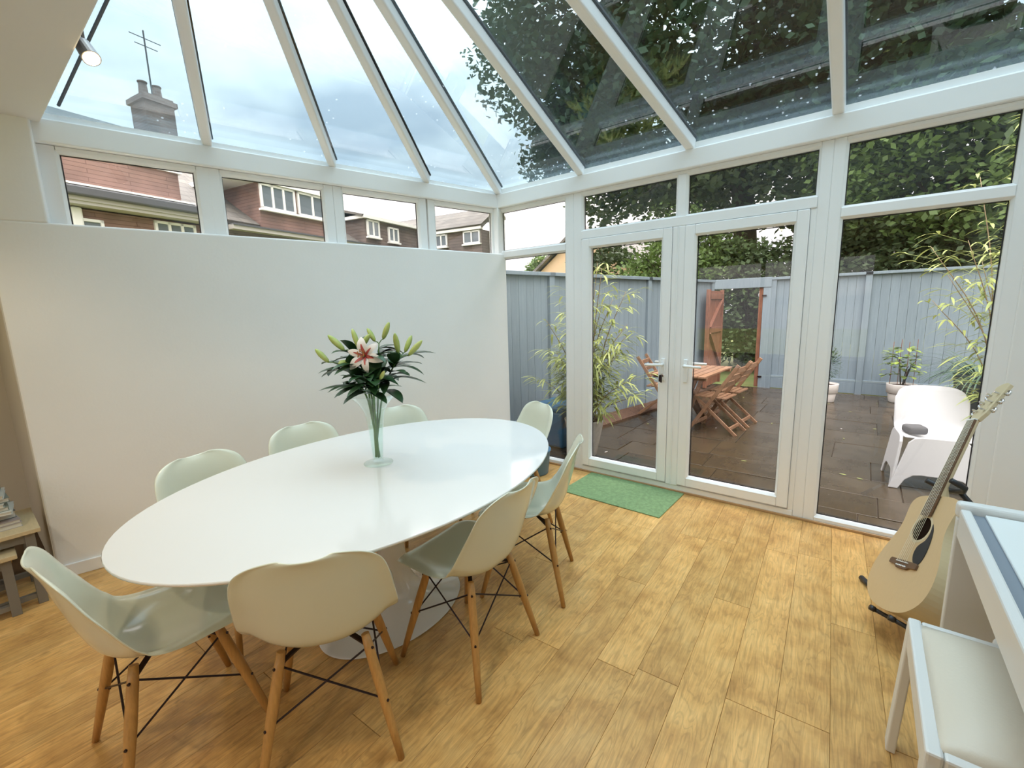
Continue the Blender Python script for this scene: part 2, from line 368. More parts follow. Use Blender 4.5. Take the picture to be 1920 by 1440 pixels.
# ---- floor and its planks
g = G().box(-1.75, 3.72, -6.6, .06, -.2, -.014)
floor = tag(g.obj('floor', 'subfloor'), 'warm oak plank floor of the dining conservatory', kind='structure')
th = math.atan(.047)
PW = .1555
ca, sa = math.cos(th), math.sin(th)
for ci in range(-30, 8):
    p0 = 2.655 - .047 + ci*PW       # local offset at y=-1
    off = (ci*0.37 + (ci % 3)*.21) % 1.22
    q = -5.4 - off
    while q < 0:
        q0, q1 = q, q+1.22
        q = q1
        # plank strip in rotated frame: axis dir (-.047,1)
        xm = p0 + PW/2 - math.tan(th)*((q0+q1)/2+1)
        if xm > 3.64: continue
        yend = -.052
        # left wall limit: x = -sin/cos * (-y)
        def wallx(y): return (-.0 + y*math.tan(PHI)) if y > -3.17 else -1.65
        lo, hi = max(q0, -5.2), min(q1, yend)
        if hi-lo < .03: continue
        xe = p0 + PW - math.tan(th)*(hi+1)
        if hi > -3.17 and xe < wallx(hi)+.02:
            hi2 = (p0+PW)/math.tan(PHI) - .02
            if hi2 < lo+.05: continue
            hi = min(hi, max(hi2, -3.17))
        if p0+PW - math.tan(th)*(lo+1) < -1.62: continue
        if hi-lo < .03: continue
        ym = (lo+hi)/2; hl = (hi-lo)/2-.0003; hw = PW/2-.0005
        o = G().box(-hw, hw, -hl, hl, -.013, 0).obj('plank', 'plank', floor)
        o.location = (p0+PW/2 - math.tan(th)*(ym+1), ym, 0); o.rotation_euler = (0,0,th)
        add_bevel(o, .0008, 1)

# ---- walls
g = G()
poly = [lwp(0,.108,0), lwp(3.23,.108,0), lwp(3.23,-.14,0), lwp(-.0,-.14,0)]
g.prism(poly, (0,0,ZW))
wall_left = g.obj('wall_left', 'wall', fix=True, bevel=.012, seg=3); tag(wall_left, 'low white plastered wall under the strip of clerestory windows', kind='structure')
pier = G().prism([lwp(3.0,.108,ZW-.005), lwp(3.23,.108,ZW-.005), lwp(3.23,-.14,ZW-.005), lwp(3.0,-.14,ZW-.005)], (0,0,CZ-ZW+.13)).obj('pier', 'wall', wall_left, fix=True, bevel=.01, seg=3)
bb = G().prism([lwp(.09,.108,0), lwp(3.2,.108,0), lwp(3.2,.122,0), lwp(.09,.122,0)], (0,0,.075)).obj('baseboard_left', 'upvc', fix=True, bevel=.004)
tag(bb, 'narrow white skirting board along the low wall', kind='structure')
cx, cy = lwp(3.23,.108,0).x, lwp(3.23,.108,0).y
g = G().box(-1.66, cx-.002, cy, cy+.2, 0, CZ); tag(g.obj('wall_return', 'warmwall'), 'short wall returning behind the low table', kind='structure')
g = G().box(-1.8, -1.62, -6.6, cy+.2, 0, CZ); tag(g.obj('wall_recess', 'warmwall'), 'dim plaster wall of the room beyond the low table', kind='structure')
g = G().prism([(3.56,-6.6,0),(3.56,.12,0),(3.56,.12,2.62),(3.56,-2.9,3.55),(3.56,-6.6,3.55)], (.16,0,0)); tag(g.obj('wall_right', 'wall', fix=True), 'pale wall behind the white piano', kind='structure')
g = G().box(3.368, 3.56, -.05, .12, 0, 2.46); tag(g.obj('wall_front', 'wall', bevel=.006), 'narrow plastered strip right of the tall window', kind='structure')
# house part behind the camera: ceiling, bulkhead, rear wall with an unseen window added to let sky light in
g = G().box(-1.8, 3.72, -6.6, -2.9, CZ, CZ+.12); tag(g.obj('ceiling', 'ceil', bevel=.006), 'flat plaster ceiling of the house beside the glass roof', kind='structure')
g = G().box(-.9, 3.72, -3.1, -2.9, CZ+.12, 3.6); tag(g.obj('wall_bulkhead', 'wall'), 'house wall above the opening where the glass roof ends', kind='structure')
g = G().box(-1.8, -.6, -6.75, -6.6, 0, CZ).box(2.9, 3.72, -6.75, -6.6, 0, CZ).box(-.6, 2.9, -6.75, -6.6, 0, .35).box(-.6, 2.9, -6.75, -6.6, 2.25, CZ)
tag(g.obj('wall_back', 'warmwall'), 'rear wall of the room with an opening added for daylight', kind='structure')
wb = struct('window_20', 'unseen rear window added to bring daylight into the house room', (1.15,-6.68,1.3))
g = G()
for a in ((-1.75,-1.68,-.95,.95),(1.68,1.75,-.95,.95),(-1.75,1.75,-.95,-.88),(-1.75,1.75,.88,.95),(-.035,.035,-.95,.95)): g.box(a[0],a[1],-.03,.03,a[2],a[3])
g.obj('frame', 'upvc', wb)
G().box(-1.68,1.68,-.006,.006,-.88,.88).obj('pane', 'glass', wb)

# ---- glazing units. local frame: x along, y depth (negative = room side), z up
def bead(parent, x0, x1, z0, z1, yi, w=.014, mat='upvc2'):
    g = G(); y0, y1 = yi, yi+.018
    g.prism([(x0-w,y0+.006,z0-w),(x1+w,y0+.006,z0-w),(x1,y1,z0),(x0,y1,z0)], (0,.004,0))
    g = G()
    o0 = [(x0-w,yi,z0-w),(x1+w,yi,z0-w),(x1+w,yi,z1+w),(x0-w,yi,z1+w)]
    i0 = [(x0,yi+.014,z0),(x1,yi+.014,z0),(x1,yi+.014,z1),(x0,yi+.014,z1)]
    i1 = [(x0,yi+.03,z0),(x1,yi+.03,z0),(x1,yi+.03,z1),(x0,yi+.03,z1)]
    b0 = [(x0-w,yi+.03,z0-w),(x1+w,yi+.03,z0-w),(x1+w,yi+.03,z1+w),(x0-w,yi+.03,z1+w)]
    vs = o0+i0+i1+b0; fs = []
    for k in range(4):
        n = (k+1)%4; fs += [(k,n,4+n,4+k),(4+k,4+n,8+n,8+k),(8+k,8+n,12+n,12+k),(12+k,12+n,n,k)]
    g.add(vs, fs); return g.obj('bead', mat, parent)
def gasket(parent, x0, x1, z0, z1, y, w=.005):
    g = G()
    for a in ((x0,x0+w,z0,z1),(x1-w,x1,z0,z1),(x0,x1,z0,z0+w),(x0,x1,z1-w,z1)): g.box(a[0],a[1],y,y+.006,a[2],a[3])
    return g.obj('gasket', 'gasket', parent)
def pane(parent, x0, x1, z0, z1, y=0.0, mat='glass'):
    p = G().box(x0-.004, x1+.004, y-.003, y+.003, z0-.004, z1+.004).obj('pane', mat, parent)
    return p
def light(parent, x0, x1, z0, z1, yf=-.045):
    bead(parent, x0, x1, z0, z1, yf-.001); gasket(parent, x0, x1, z0, z1, -.012); pane(parent, x0, x1, z0, z1)
def member(parent, x0, x1, z0, z1, name='frame_bar', y0=-.045, y1=.03):
    return G().box(x0,x1,y0,y1,z0,z1).obj(name, 'upvc', parent, bevel=.004)
B = .012
# front wall (x along, y=0)
w1 = struct('window_1', 'narrow fixed light beside the corner with a top light')
member(w1,-.02,.069-B,0,ZTOP,'jamb'); member(w1,.75+B,.84,0,ZTOP,'jamb')
member(w1,.057,.762,0,.05-B,'sill'); member(w1,.057,.762,2.3+B,ZTOP,'head'); member(w1,.057,.762,1.885+B,1.962-B,'transom',-.05)
light(w1,.069,.75,1.962,2.3); light(w1,.069,.75,.05,1.885)
w2 = struct('window_2', 'two top lights above the double doors')
member(w2,.84,.924-B,0,ZTOP,'jamb'); member(w2,2.489+B,2.56,0,ZTOP,'jamb'); member(w2,1.664+B,1.746-B,2.03,2.3+B,'mullion')
member(w2,.912,2.501,2.3+B,ZTOP,'head'); member(w2,.912,2.501,1.968,2.043-B,'transom',-.058); member(w2,.912,2.501,0,.05,'threshold',-.052)
light(w2,.924,1.664,2.043,2.3); light(w2,1.746,2.489,2.043,2.3)
member(w2,.911,.925,.05,1.968,'door_stop',-.05); member(w2,2.471,2.502,.05,1.968,'door_stop',-.05)
w3 = struct('window_3', 'tall fixed window right of the doors with a top light')
member(w3,2.56,2.631-B,0,ZTOP,'jamb'); member(w3,3.293+B,3.37,0,ZTOP,'jamb')
member(w3,2.619,3.305,0,.05-B,'sill'); member(w3,2.619,3.305,2.3+B,ZTOP,'head'); member(w3,2.619,3.305,1.885+B,1.962-B,'transom',-.05)
light(w3,2.631,3.293,1.962,2.3); light(w3,2.631,3.293,.05,1.885)
tag(G().box(.0,3.37,-.062,-.046,0,.016).obj('trim_1', 'woodbead', bevel=.003), 'thin wooden bead where the floor meets the window frames', kind='structure')
# doors
def door(name, x0, x1, label, hx, side):
    d = struct(name, label, (0,0,0)); S_ = .077; zb, zt = .141, 1.888
    y0 = -.066
    for nm, a in (('stile',(x0-S_,x0-B,zb-S_,zt+S_)),('stile',(x1+B,x1+S_,zb-S_,zt+S_)),('rail',(x0-B,x1+B,zb-S_,zb-B)),('rail',(x0-B,x1+B,zt+B,zt+S_))):
        G().box(a[0],a[1],y0,.012,a[2],a[3]).obj(nm, 'upvc', d, bevel=.005)
    bead(d, x0, x1, zb, zt, y0-.001); gasket(d, x0, x1, zb, zt, -.025); pane(d, x0, x1, zb, zt, -.012)
    h = G().box(hx-.015,hx+.015,y0-.012,y0,.86,1.03).obj('handle_plate', 'upvc2', d, bevel=.008, seg=3)
    G().tube([(hx,y0-.01,.985),(hx,y0-.045,.985),(hx+side*.02,y0-.055,.985),(hx+side*.12,y0-.055,.982)], [.011,.011,.011,.009], 10).obj('lever', 'upvc2', h, smooth=True)
    G().tube([(hx,.012,.985),(hx,.05,.985),(hx+side*.02,.06,.985),(hx+side*.11,.06,.985)], [.011,.011,.011,.009], 10).obj('outer_lever', 'upvc2', h, smooth=True)
    return d, h
d1, h1 = door('door_1', 1.003, 1.576, 'left leaf of the white glazed double doors with a key in the lock', 1.617, -1)
d2, h2 = door('door_2', 1.822, 2.393, 'right leaf of the white glazed double doors', 1.781, 1)
G().lathe([(.012,0),(.012,.006),(.004,.008)],14).obj('lock_barrel', 'chrome', h1).matrix_local = Matrix.Translation((1.617,-.078,.905)) @ Matrix.Rotation(math.pi/2,4,'X')
g = G().tube([(1.617,-.085,.905),(1.617,-.105,.905)],.004,8); g.box(1.609,1.625,-.128,-.105,.895,.912); g.box(1.605,1.617,-.122,-.116,.86,.9); g.box(1.619,1.629,-.124,-.118,.855,.898)
g.obj('key', 'steel', h1)
G().box(1.654,1.744,-.058,.02,.05,1.968).obj('meeting_post', 'upvc', w2, bevel=.006)
G().box(1.69,1.70,-.064,-.057,.05,1.968).obj('meeting_strip', 'upvc2', w2, bevel=.002)
# clerestory units on the left wall : local x = DL, local y = outward (-NL)
for i, (a0, a1, lab) in enumerate([(.097,.68,'clerestory window nearest the corner'),(.843,1.438,'clerestory window second from the corner'),(1.588,2.19,'clerestory window third from the corner'),(2.335,2.92,'clerestory window farthest from the corner')]):
    w = link('window_%d' % (4+i), None); tag(w, lab, kind='structure')
    w.matrix_world = Matrix((DL, NL, (0,0,1))).transposed().to_4x4()
    F = .0755; z0 = 1.86; e0 = a0-F if i else a0-.12; e1 = a1+F if i < 3 else a1+.085
    for nm, q in (('jamb',(e0,a0-B,z0,ZTOP)),('jamb',(a1+B,e1,z0,ZTOP)),('sill',(a0-B,a1+B,z0,1.925)),('head',(a0-B,a1+B,2.3+B,ZTOP))):
        G().box(q[0]+.0008,q[1]-.0008,-.03,.045,q[2],q[3]).obj(nm, 'upvc', w, bevel=.004)
    # bead faces the room = +y here
    b = bead(w, a0, a1, 1.925, 2.3, -.045); b.matrix_local = Matrix.Diagonal((1,-1,1,1))
    b.data.flip_normals()
    gasket(w, a0, a1, 1.925, 2.3, .006); pane(w, a0, a1, 1.925, 2.3)
# eaves beams
G1 = G().box(.0,3.56,-.08,.10,ZTOP,ZBEAM); tag(G1.obj('trim_2','upvc',bevel=.008), 'white eaves beam over the doors', kind='structure')
G1 = G().prism([lwp(-.06,.08,ZTOP+.0005), lwp(3.02,.08,ZTOP+.0005), lwp(3.02,-.10,ZTOP+.0005), lwp(-.06,-.10,ZTOP+.0005)], (0,0,ZBEAM-ZTOP-.001)); tag(G1.obj('trim_3','upvc',fix=True,bevel=.008), 'white eaves beam over the clerestory windows', kind='structure')
G1 = G().box(-.01,.075,-.09,-.03,ZW-.02,ZTOP); tag(G1.obj('trim_4','upvc',bevel=.006), 'white corner post between the clerestory and the glazed wall', kind='structure')

# ---- glass roof
roof = struct('glass_roof', 'hipped glass roof with white rafters fanning up to the house wall')
APEX = Vector((1.131,-2.86,3.32))
eL = {k: lwp(a,.07,ZBEAM) for k, a in (('A',2.25),('B',1.512),('C',.77))}
D0 = Vector((.07,-.075,ZBEAM)); E0 = Vector((.915,-.075,ZBEAM)); F0 = Vector((1.755,-.075,ZBEAM)); G0 = Vector((2.568,-.075,ZBEAM)); R0 = Vector((3.54,-.075,ZBEAM)); H0 = lwp(3.0,.07,ZBEAM)
FT = Vector((1.36,-2.86,3.32)); GT = Vector((2.568,-2.86,3.32)); RT = Vector((3.54,-2.86,3.32))
def rafter(a, b, w=.05, h=.075, lift=.035):
    a = Vector(a); b = Vector(b); d = (b-a).normalized(); up_ = Vector((0,0,1)); up_ = (up_-d*up_.dot(d)).normalized()
    a2 = a + up_*lift - d*.02; b2 = b + up_*lift
    r = G().bar(a2, b2, w, h, up_).obj('rafter', 'upvc', roof, bevel=.012, seg=3)
    off = up_*(h/2+.006)
    G().bar(a2+off, b2+off, w*1.25, .012, up_).obj('rafter_cap', 'gasket', r)
    return r
for a, b, w in ((eL['A'],APEX,.055),(eL['B'],APEX,.05),(eL['C'],APEX,.05),(D0,APEX,.055),(E0,APEX,.055),(F0,FT,.06),(G0,GT,.06),(R0,RT,.05)): rafter(a, b, w)
def rpane(pts):
    pts = [Vector(p) + ((Vector(p)-APEX).normalized()*.13 if abs(Vector(p).z-ZBEAM) < .01 else Vector((0,0,0))) for p in pts]
    up_ = (Vector(pts[1])-Vector(pts[0])).cross(Vector(pts[2])-Vector(pts[0])).normalized()
    if up_.z < 0: up_ = -up_
    G().prism([Vector(p)+up_*.062 for p in pts], up_*.008).obj('pane', 'roofglass', roof, fix=True)
rpane([H0, eL['A'], APEX, Vector((.9,-2.9,3.32))]) if False else rpane([H0, eL['A'], APEX])
rpane([eL['A'],eL['B'],APEX]); rpane([eL['B'],eL['C'],APEX]); rpane([eL['C'],D0,APEX]); rpane([D0,E0,APEX]); rpane([E0,F0,FT,APEX]); rpane([F0,G0,GT,FT]); rpane([G0,R0,RT,GT])
G().bar(APEX+Vector((-.03,0,.03)), RT+Vector((0,0,.03)), .08, .1).obj('ridge_beam', 'upvc', roof)
G().box(.05,3.54,-.055,-.02,ZBEAM-.002,ZBEAM+.042).obj('eaves_upstand', 'upvc', roof)
G().prism([lwp(-.02,.05,ZBEAM-.002), lwp(3.0,.05,ZBEAM-.002), lwp(3.0,.02,ZBEAM-.002), lwp(-.02,.02,ZBEAM-.002)], (0,0,.034)).obj('eaves_upstand', 'upvc', roof, fix=True)
fl_ = G().tube([(-.606,-2.821,2.53),(-.24,-2.75,2.70),(.125,-2.678,2.87),(.95,-2.84,3.37)],.008,6); fl_.obj('flashing_edge', 'gutter', roof)

# ================================================================== FURNITURE
# ---- oval pedestal table
TC = Vector((1.08,-2.19,0)); TRZ = math.radians(2.63)
tb = thing('dining_table', 'large white oval pedestal dining table', 'table', TC, TRZ)
g = G(); n = 96; prof = [(.90,.690),(.985,.704),(.998,.711),(1.0,.716),(.997,.720)]
vs = []; fs = []
for s_, z in prof:
    for j in range(n):
        a = 2*math.pi*j/n; rx = .661 - (1-s_)*.66; ry = .986 - (1-s_)*.66
        vs.append((rx*math.cos(a), ry*math.sin(a), z))
for i in range(len(prof)-1):
    for j in range(n): fs.append((i*n+j,i*n+(j+1)%n,(i+1)*n+(j+1)%n,(i+1)*n+j))
fs.append(tuple(range(n-1,-1,-1))); fs.append(tuple((len(prof)-1)*n+j for j in range(n)))
g.add(vs, fs); o = g.obj('tabletop', 'table', tb)
for p in o.data.polygons: p.use_smooth = len(p.vertices) == 4
prof = catmull([(.345,.0),(.352,.004),(.345,.010),(.28,.024),(.20,.05),(.13,.10),(.088,.18),(.068,.30),(.064,.42),(.075,.55),(.105,.64),(.16,.685),(.17,.69)], 40)
G().lathe([tuple(p) for p in prof], 64, sx=.74, sy=1.06).obj('pedestal', 'table', tb, smooth=True)

# ---- moulded shell chair
def shell_mesh():
    P = [(.222,.402),(.212,.425),(.17,.434),(.09,.424),(.0,.408),(-.075,.402),(-.135,.415),(-.18,.455),(-.205,.52),(-.225,.60),(-.243,.68),(-.258,.755),(-.272,.80),(-.287,.828)]
    HW = [.165,.192,.213,.224,.230,.232,.235,.237,.234,.226,.217,.205,.186,.155]
    LF = [.0,.006,.016,.032,.052,.072,.088,.092,.084,.070,.054,.040,.028,.018]
    Nt, Ns = 44, 25
    pts = catmull([(y,(z if z < .45 else .45+(z-.45)*.855),w*.945,l) for (y,z),w,l in zip(P,HW,LF)], Nt)
    vs = []
    for i, (y,z,w,l) in enumerate(pts):
        a = pts[max(i-1,0)]; b = pts[min(i+1,Nt-1)]; ty, tz = b[0]-a[0], b[1]-a[1]; L = math.hypot(ty,tz)
        ny, nz = tz/L, -ty/L        # inner normal (towards sitter)
        t = i/(Nt-1)
        f = 1.0
        if t > .74: f = (1-((t-.74)/.26)**3.0*.80)**.5
        if t < .12: f = (1-((.12-t)/.12)**2.6*.6)**.5
        fe = f**2
        for j in range(Ns):
            s_ = -1+2*j/(Ns-1); a_ = abs(s_)
            lift = l*(a_**2.3) - .012*fe*max(0,(a_-.86)/.14)**2
            x = w*f*s_*(1+.0*a_) + .011*fe*math.copysign(max(0,(a_-.88)/.12)**1.5, s_)
            vs.append((x, y+ny*lift, z+nz*lift))
    fs = [(i*Ns+j,i*Ns+j+1,(i+1)*Ns+j+1,(i+1)*Ns+j) for i in range(Nt-1) for j in range(Ns-1)]
    g = G().add(vs, fs); me = g.mesh('shell', 'shell', True); return me
SHELL = shell_mesh()
def leg_profile(a, b):
    a = Vector(a); b = Vector(b); return [a+(b-a)*t for t in (0,.12,.4,.75,1)], [.0125,.0155,.0165,.0135,.0105]
def make_chair():
    c = thing('shell_chair', 'x', 'chair', group='moulded shell chairs around the oval table')
    s = link('seat_shell', SHELL, c)
    m = s.modifiers.new('thick', 'SOLIDIFY'); m.thickness = .0055; m.offset = -1
    m = s.modifiers.new('soft', 'SUBSURF'); m.levels = 1; m.render_levels = 1
    corners = [(1,1),(-1,1),(-1,-1),(1,-1)]
    top = {k: Vector((k[0]*.122, k[1]*.108 - .01, .412 if k[1] > 0 else .408)) for k in corners}
    bot = {k: Vector((k[0]*.205, k[1]*.205, .0033)) for k in corners}
    for k in corners:
        p, r = leg_profile(top[k], bot[k]); l = G().tube(p, r, 14).obj('leg', 'beech', c, smooth=True)
        l.data.polygons[-1].use_smooth = False; l.data.polygons[-2].use_smooth = False
        d = (bot[k]-top[k]); q1 = top[k]+d*.10; q2 = top[k]+d*.52
        for q in (q1, q2):
            out = Vector((k[0],k[1],0)).normalized()
            G().tube([q-out*.019, q+out*.019], .0045, 8).obj('bolt', 'steel', l)
    for a, b in ((0,1),(1,2),(2,3),(3,0)):
        ka, kb = corners[a], corners[b]
        ha, hb = top[ka].lerp(bot[ka],.10), top[kb].lerp(bot[kb],.10)
        la, lb = top[ka].lerp(bot[ka],.52), top[kb].lerp(bot[kb],.52)
        G().tube([ha, lb], .0032, 6).obj('cross_rod', 'steel', c); G().tube([hb, la], .0032, 6).obj('cross_rod', 'steel', c)
    g = G()
    for k in corners: g.bar(top[k]+Vector((0,0,-.035)), (k[0]*.05,k[1]*.05,.392), .016, .006)
    g.box(-.06,.06,-.06,.06,.385,.398).obj('mount_bracket', 'steel', c)
    return c
proto = make_chair()
def face(dx, dy): return math.atan2(dy, dx) - math.pi/2       # local +y -> (dx,dy)
CH = [(1.03,-3.04,(.0,1),'pale mint shell chair at the near end of the oval table, turned side-on'),
 (1.432,-2.70,(-.817,.576),'pale mint shell chair seen from behind, nearest the bottom edge'),
 (1.562,-2.155,(-1,-.06),'pale mint shell chair in the middle of the window side of the table'),
 (1.478,-1.615,(-.905,-.424),'pale mint shell chair on the window side nearest the green mat'),
 (.585,-2.645,(.96,.25),'pale mint shell chair on the wall side nearest the low table of books'),
 (.445,-2.135,(1,.0),'pale mint shell chair in the middle of the wall side of the table'),
 (.525,-1.56,(.97,-.2),'pale mint shell chair on the wall side right behind the vase'),
 (.965,-1.13,(-.42,-.9),'pale mint shell chair at the far end of the table by the corner')]
for i, (x,y,f,lab) in enumerate(CH):
    o = proto if i == 0 else copy_tree(proto)
    o.location = (x,y,0); o.rotation_euler = (0,0,face(*f)); o['label'] = lab

# ---- vase with lilies
VX, VY, VZ = 1.022, -2.18, .7205
vz = thing('vase', 'tall flared clear glass vase on a round foot', 'vase', (VX,VY,VZ))
po = catmull([(.0665,.0),(.067,.004),(.058,.008),(.026,.012),(.024,.02),(.027,.06),(.032,.14),(.038,.20),(.048,.25),(.07,.29),(.098,.318),(.115,.332)], 34)
pi_ = catmull([(.112,.333),(.094,.317),(.067,.289),(.045,.25),(.035,.20),(.029,.14),(.024,.06),(.020,.026),(.004,.022)], 28)
G().lathe([tuple(p) for p in po]+[tuple(p) for p in pi_], 48).obj('glass_body', 'vaseglass', vz, smooth=True)
G().lathe([(.004,.0235),(.0195,.0275),(.0235,.06),(.0285,.14),(.0325,.185),(.0325,.186),(.001,.186)], 32).obj('water', 'water', vz, smooth=True)
rnd = random.Random(3)
def lily(label, foot, rim, tip, buds, flower=None, nleaf=7, seed=0):
    r = random.Random(seed)
    t = thing('lily_stem', label, 'flower', (VX,VY,VZ), group='lilies in the glass vase')
    path = [Vector(p) for p in catmull([foot, tuple((np.array(foot)+np.array(rim))/2*np.array([.8,.8,1])), rim, tuple((np.array(rim)+np.array(tip))/2+np.array([0,0,.02])), tip], 16)]
    G().tube(path, [.0042]*10+[.0038,.0036,.0034,.003,.0028,.0025], 8).obj('stem', 'stem', t, smooth=True)
    tipv = path[-1]; ax = (path[-1]-path[-3]).normalized()
    nleaf = nleaf+8
    for k in range(nleaf):
        f = .52+.48*(k+.5)/nleaf; p = path[min(15, int(f*15))]
        a = r.uniform(0, 2*math.pi)
        rad = Vector((p.x,p.y,0)); rad = rad.normalized() if rad.length > .01 else Vector((1,0,0))
        d = Vector((math.cos(a),math.sin(a),0))*.75 + rad*.55 + Vector((0,0,r.uniform(.1,.75)))
        G().leaf(p, d, (0,0,1), r.uniform(.11,.19), r.uniform(.042,.062), r.uniform(.4,1.4), 7, .25).obj('leaf', 'lilyleaf', t, smooth=True)
    for bx, by, bz, L, w in buds:
        p0 = tipv; p1 = tipv + Vector((bx,by,bz)); dd = (p1-p0).normalized()
        G().tube([p0, p0.lerp(p1,.6)+Vector((0,0,.004)), p1], .0022, 6).obj('bud_stalk', 'stem', t)
        bd = (dd+Vector((0,0,.9))).normalized()
        pts = [p1+bd*L*q for q in (0,.12,.35,.6,.82,.95,1)]
        G().tube(pts, [w*.25,w*.7,w*.95,w,w*.75,w*.4,w*.1], 6).obj('bud', 'bud', t, smooth=True)
    if flower:
        c_ = tipv + Vector(flower[0]); nrm = Vector(flower[1]).normalized()
        u = nrm.cross(Vector((0,0,1))).normalized(); w_ = u.cross(nrm)
        G().tube([tipv, c_-nrm*.03, c_-nrm*.012], .003, 6).obj('flower_stalk', 'stem', t)
        for k in range(6):
            a = k*math.pi/3+.3; rd = u*math.cos(a)+w_*math.sin(a)
            d0 = (rd*.85+nrm*.55)
            base = c_ - nrm*.01
            g = G(); sd = rd.cross(nrm).normalized(); vs = []; L = .085 if k % 2 else .078; W_ = .042 if k % 2 else .032
            for i in range(8):
                q = i/7; cpt = base + rd*(L*q) + nrm*(.032*math.sin(q*2.6)*(1-.25*q))
                ww = W_*.5*math.sin(math.pi*(q*.9+.08))**.75
                vs += [cpt-sd*ww-nrm*.003, cpt, cpt+sd*ww-nrm*.003]
            fs = []
            for i in range(7): fs += [(i*3,i*3+1,i*3+4,i*3+3),(i*3+1,i*3+2,i*3+5,i*3+4)]
            pt = G().add(vs, fs).obj('petal', 'petal', t, smooth=True)
            m2 = G(); vs2 = []
            for i in range(5):
                q = i/7; cpt = base + rd*(L*q) + nrm*(.032*math.sin(q*2.6)*(1-.25*q)+.0012); ww = W_*.5*math.sin(math.pi*(q*.9+.08))**.75*(.62-.13*i)
                vs2 += [cpt-sd*ww, cpt, cpt+sd*ww]
            f2 = []
            for i in range(4): f2 += [(i*3,i*3+1,i*3+4,i*3+3),(i*3+1,i*3+2,i*3+5,i*3+4)]
            m2.add(vs2, f2).obj('pink_flush', 'petalpink', pt, smooth=True)
            q2 = base + nrm*.055 + rd*.014
            G().tube([base, q2], .001, 5).obj('filament', 'stem', t)
            G().tube([q2-w_*.006, q2+w_*.006], .0028, 6).obj('anther', 'anther', t)
    return t
# room directions: image right = (.78,.62), towards camera = (.62,-.78)
R_ = np.array([.784,.621]); T_ = np.array([.62,-.784])
def rp(r, t, z): v = R_*r + T_*t; return (float(v[0]), float(v[1]), z)
lily('lily stem reaching left with one green bud', rp(.008,0,.03), rp(-.03,.0,.32), rp(-.135,.01,.475), [rp(-.05,.0,.01)+(.085,.013)], nleaf=7, seed=1)
lily('lily stem with two tall buds left of the open flower', rp(-.008,.004,.03), rp(-.015,-.02,.33), rp(-.085,-.03,.53), [rp(-.04,.0,.005)+(.10,.015), rp(-.005,.03,-.05)+(.10,.017), rp(.03,0,.01)+(.085,.014)], nleaf=7, seed=2)
lily('lily stem bearing the open pink-centred white flower', rp(.0,-.008,.03), rp(-.005,.04,.33), rp(.0,.06,.50), [rp(-.035,-.02,.05)+(.09,.013)], flower=(rp(.012,.05,.02), rp(-.05,1,.30)), nleaf=7, seed=3)
lily('lily stem with the highest pair of pale buds', rp(-.004,.006,.03), rp(.015,-.03,.33), rp(.03,-.05,.56), [rp(.02,.0,.02)+(.085,.014), rp(-.02,-.01,.01)+(.075,.012)], nleaf=7, seed=4)
lily('lily stem leaning right with a cluster of buds', rp(-.012,-.004,.03), rp(.045,.0,.33), rp(.135,.0,.50), [rp(.0,.02,.02)+(.10,.014), rp(.04,.0,.005)+(.095,.014), rp(.02,-.02,.02)+(.085,.012)], nleaf=8, seed=5)
lily('short leafy lily stem at the front of the vase', rp(.006,.008,.03), rp(.02,.055,.325), rp(.05,.12,.41), [rp(.03,.02,.01)+(.05,.009)], nleaf=9, seed=6)

# ---- green door mat
mt = G().box(-.395,.395,-.245,.245,0,.007).obj('door_mat', 'mat', bevel=.003)
mt.location = (1.404,-.305,.0005); mt.rotation_euler = (0,0,-.022); tag(mt, 'rectangular green woven mat in front of the double doors', 'mat')

# ---- blue tub on the floor behind the table
tubo = thing('plastic_tub', 'blue plastic tub on the floor at the corner behind the table', 'tub', (.60,-.32,0))
G().lathe([(.11,.0),(.118,.01),(.135,.20),(.142,.205),(.142,.22),(.13,.22),(.115,.03),(.01,.02)], 28).obj('bucket', 'bluetub', tubo, smooth=True)
G().tube([(-.14*math.cos(a),0,.2+.14*math.sin(a)) for a in [k*math.pi/10 for k in range(11)]], .004, 6).obj('handle', 'bluetub', tubo, smooth=True)

# ---- digital piano along the right wall
pn = thing('digital_piano', 'white digital piano with closed lid against the right wall', 'piano', (0,0,0))
X0, X1, Y0, Y1 = 3.075, 3.52, -2.72, -1.355
G().box(X0,X1,Y0+.03,Y1-.03,.635,.712).obj('key_bed', 'pianow', pn, bevel=.006)
G().box(X0+.028,X1-.004,Y0+.03,Y1-.03,.712,.722).obj('grey_strip', 'slate', pn)  # blue-grey sheet under the lid panels, showing as a strip at the front
G().box(X0,X0+.026,Y0+.03,Y1-.03,.70,.735).obj('front_rail', 'pianow', pn, bevel=.006)
G().box(X0+.056,X0+.235,Y0+.04,Y1-.04,.722,.732).obj('lid_front_panel', 'pianog', pn, bevel=.003)
G().box(X0+.238,X1-.03,Y0+.04,Y1-.04,.722,.732).obj('lid_rear_panel', 'pianog', pn, bevel=.003)
for y in (Y1, Y0+.03):
    e = G().box(X0-.004,X1,y-.03,y,.0,.70).obj('end_panel', 'pianow', pn, bevel=.005)
    G().box(X0-.008,X1,y-.034,y+.006,.70,.755).obj('cheek_cap', 'pianow', e, bevel=.014, seg=4)
G().box(X1-.02,X1,Y0,Y1,.15,.60).obj('back_board', 'pianow', pn, bevel=.004)
G().box(X1-.22,X1-.16,Y0,Y1,.10,.14).obj('pedal_bar', 'pianow', pn, bevel=.004)
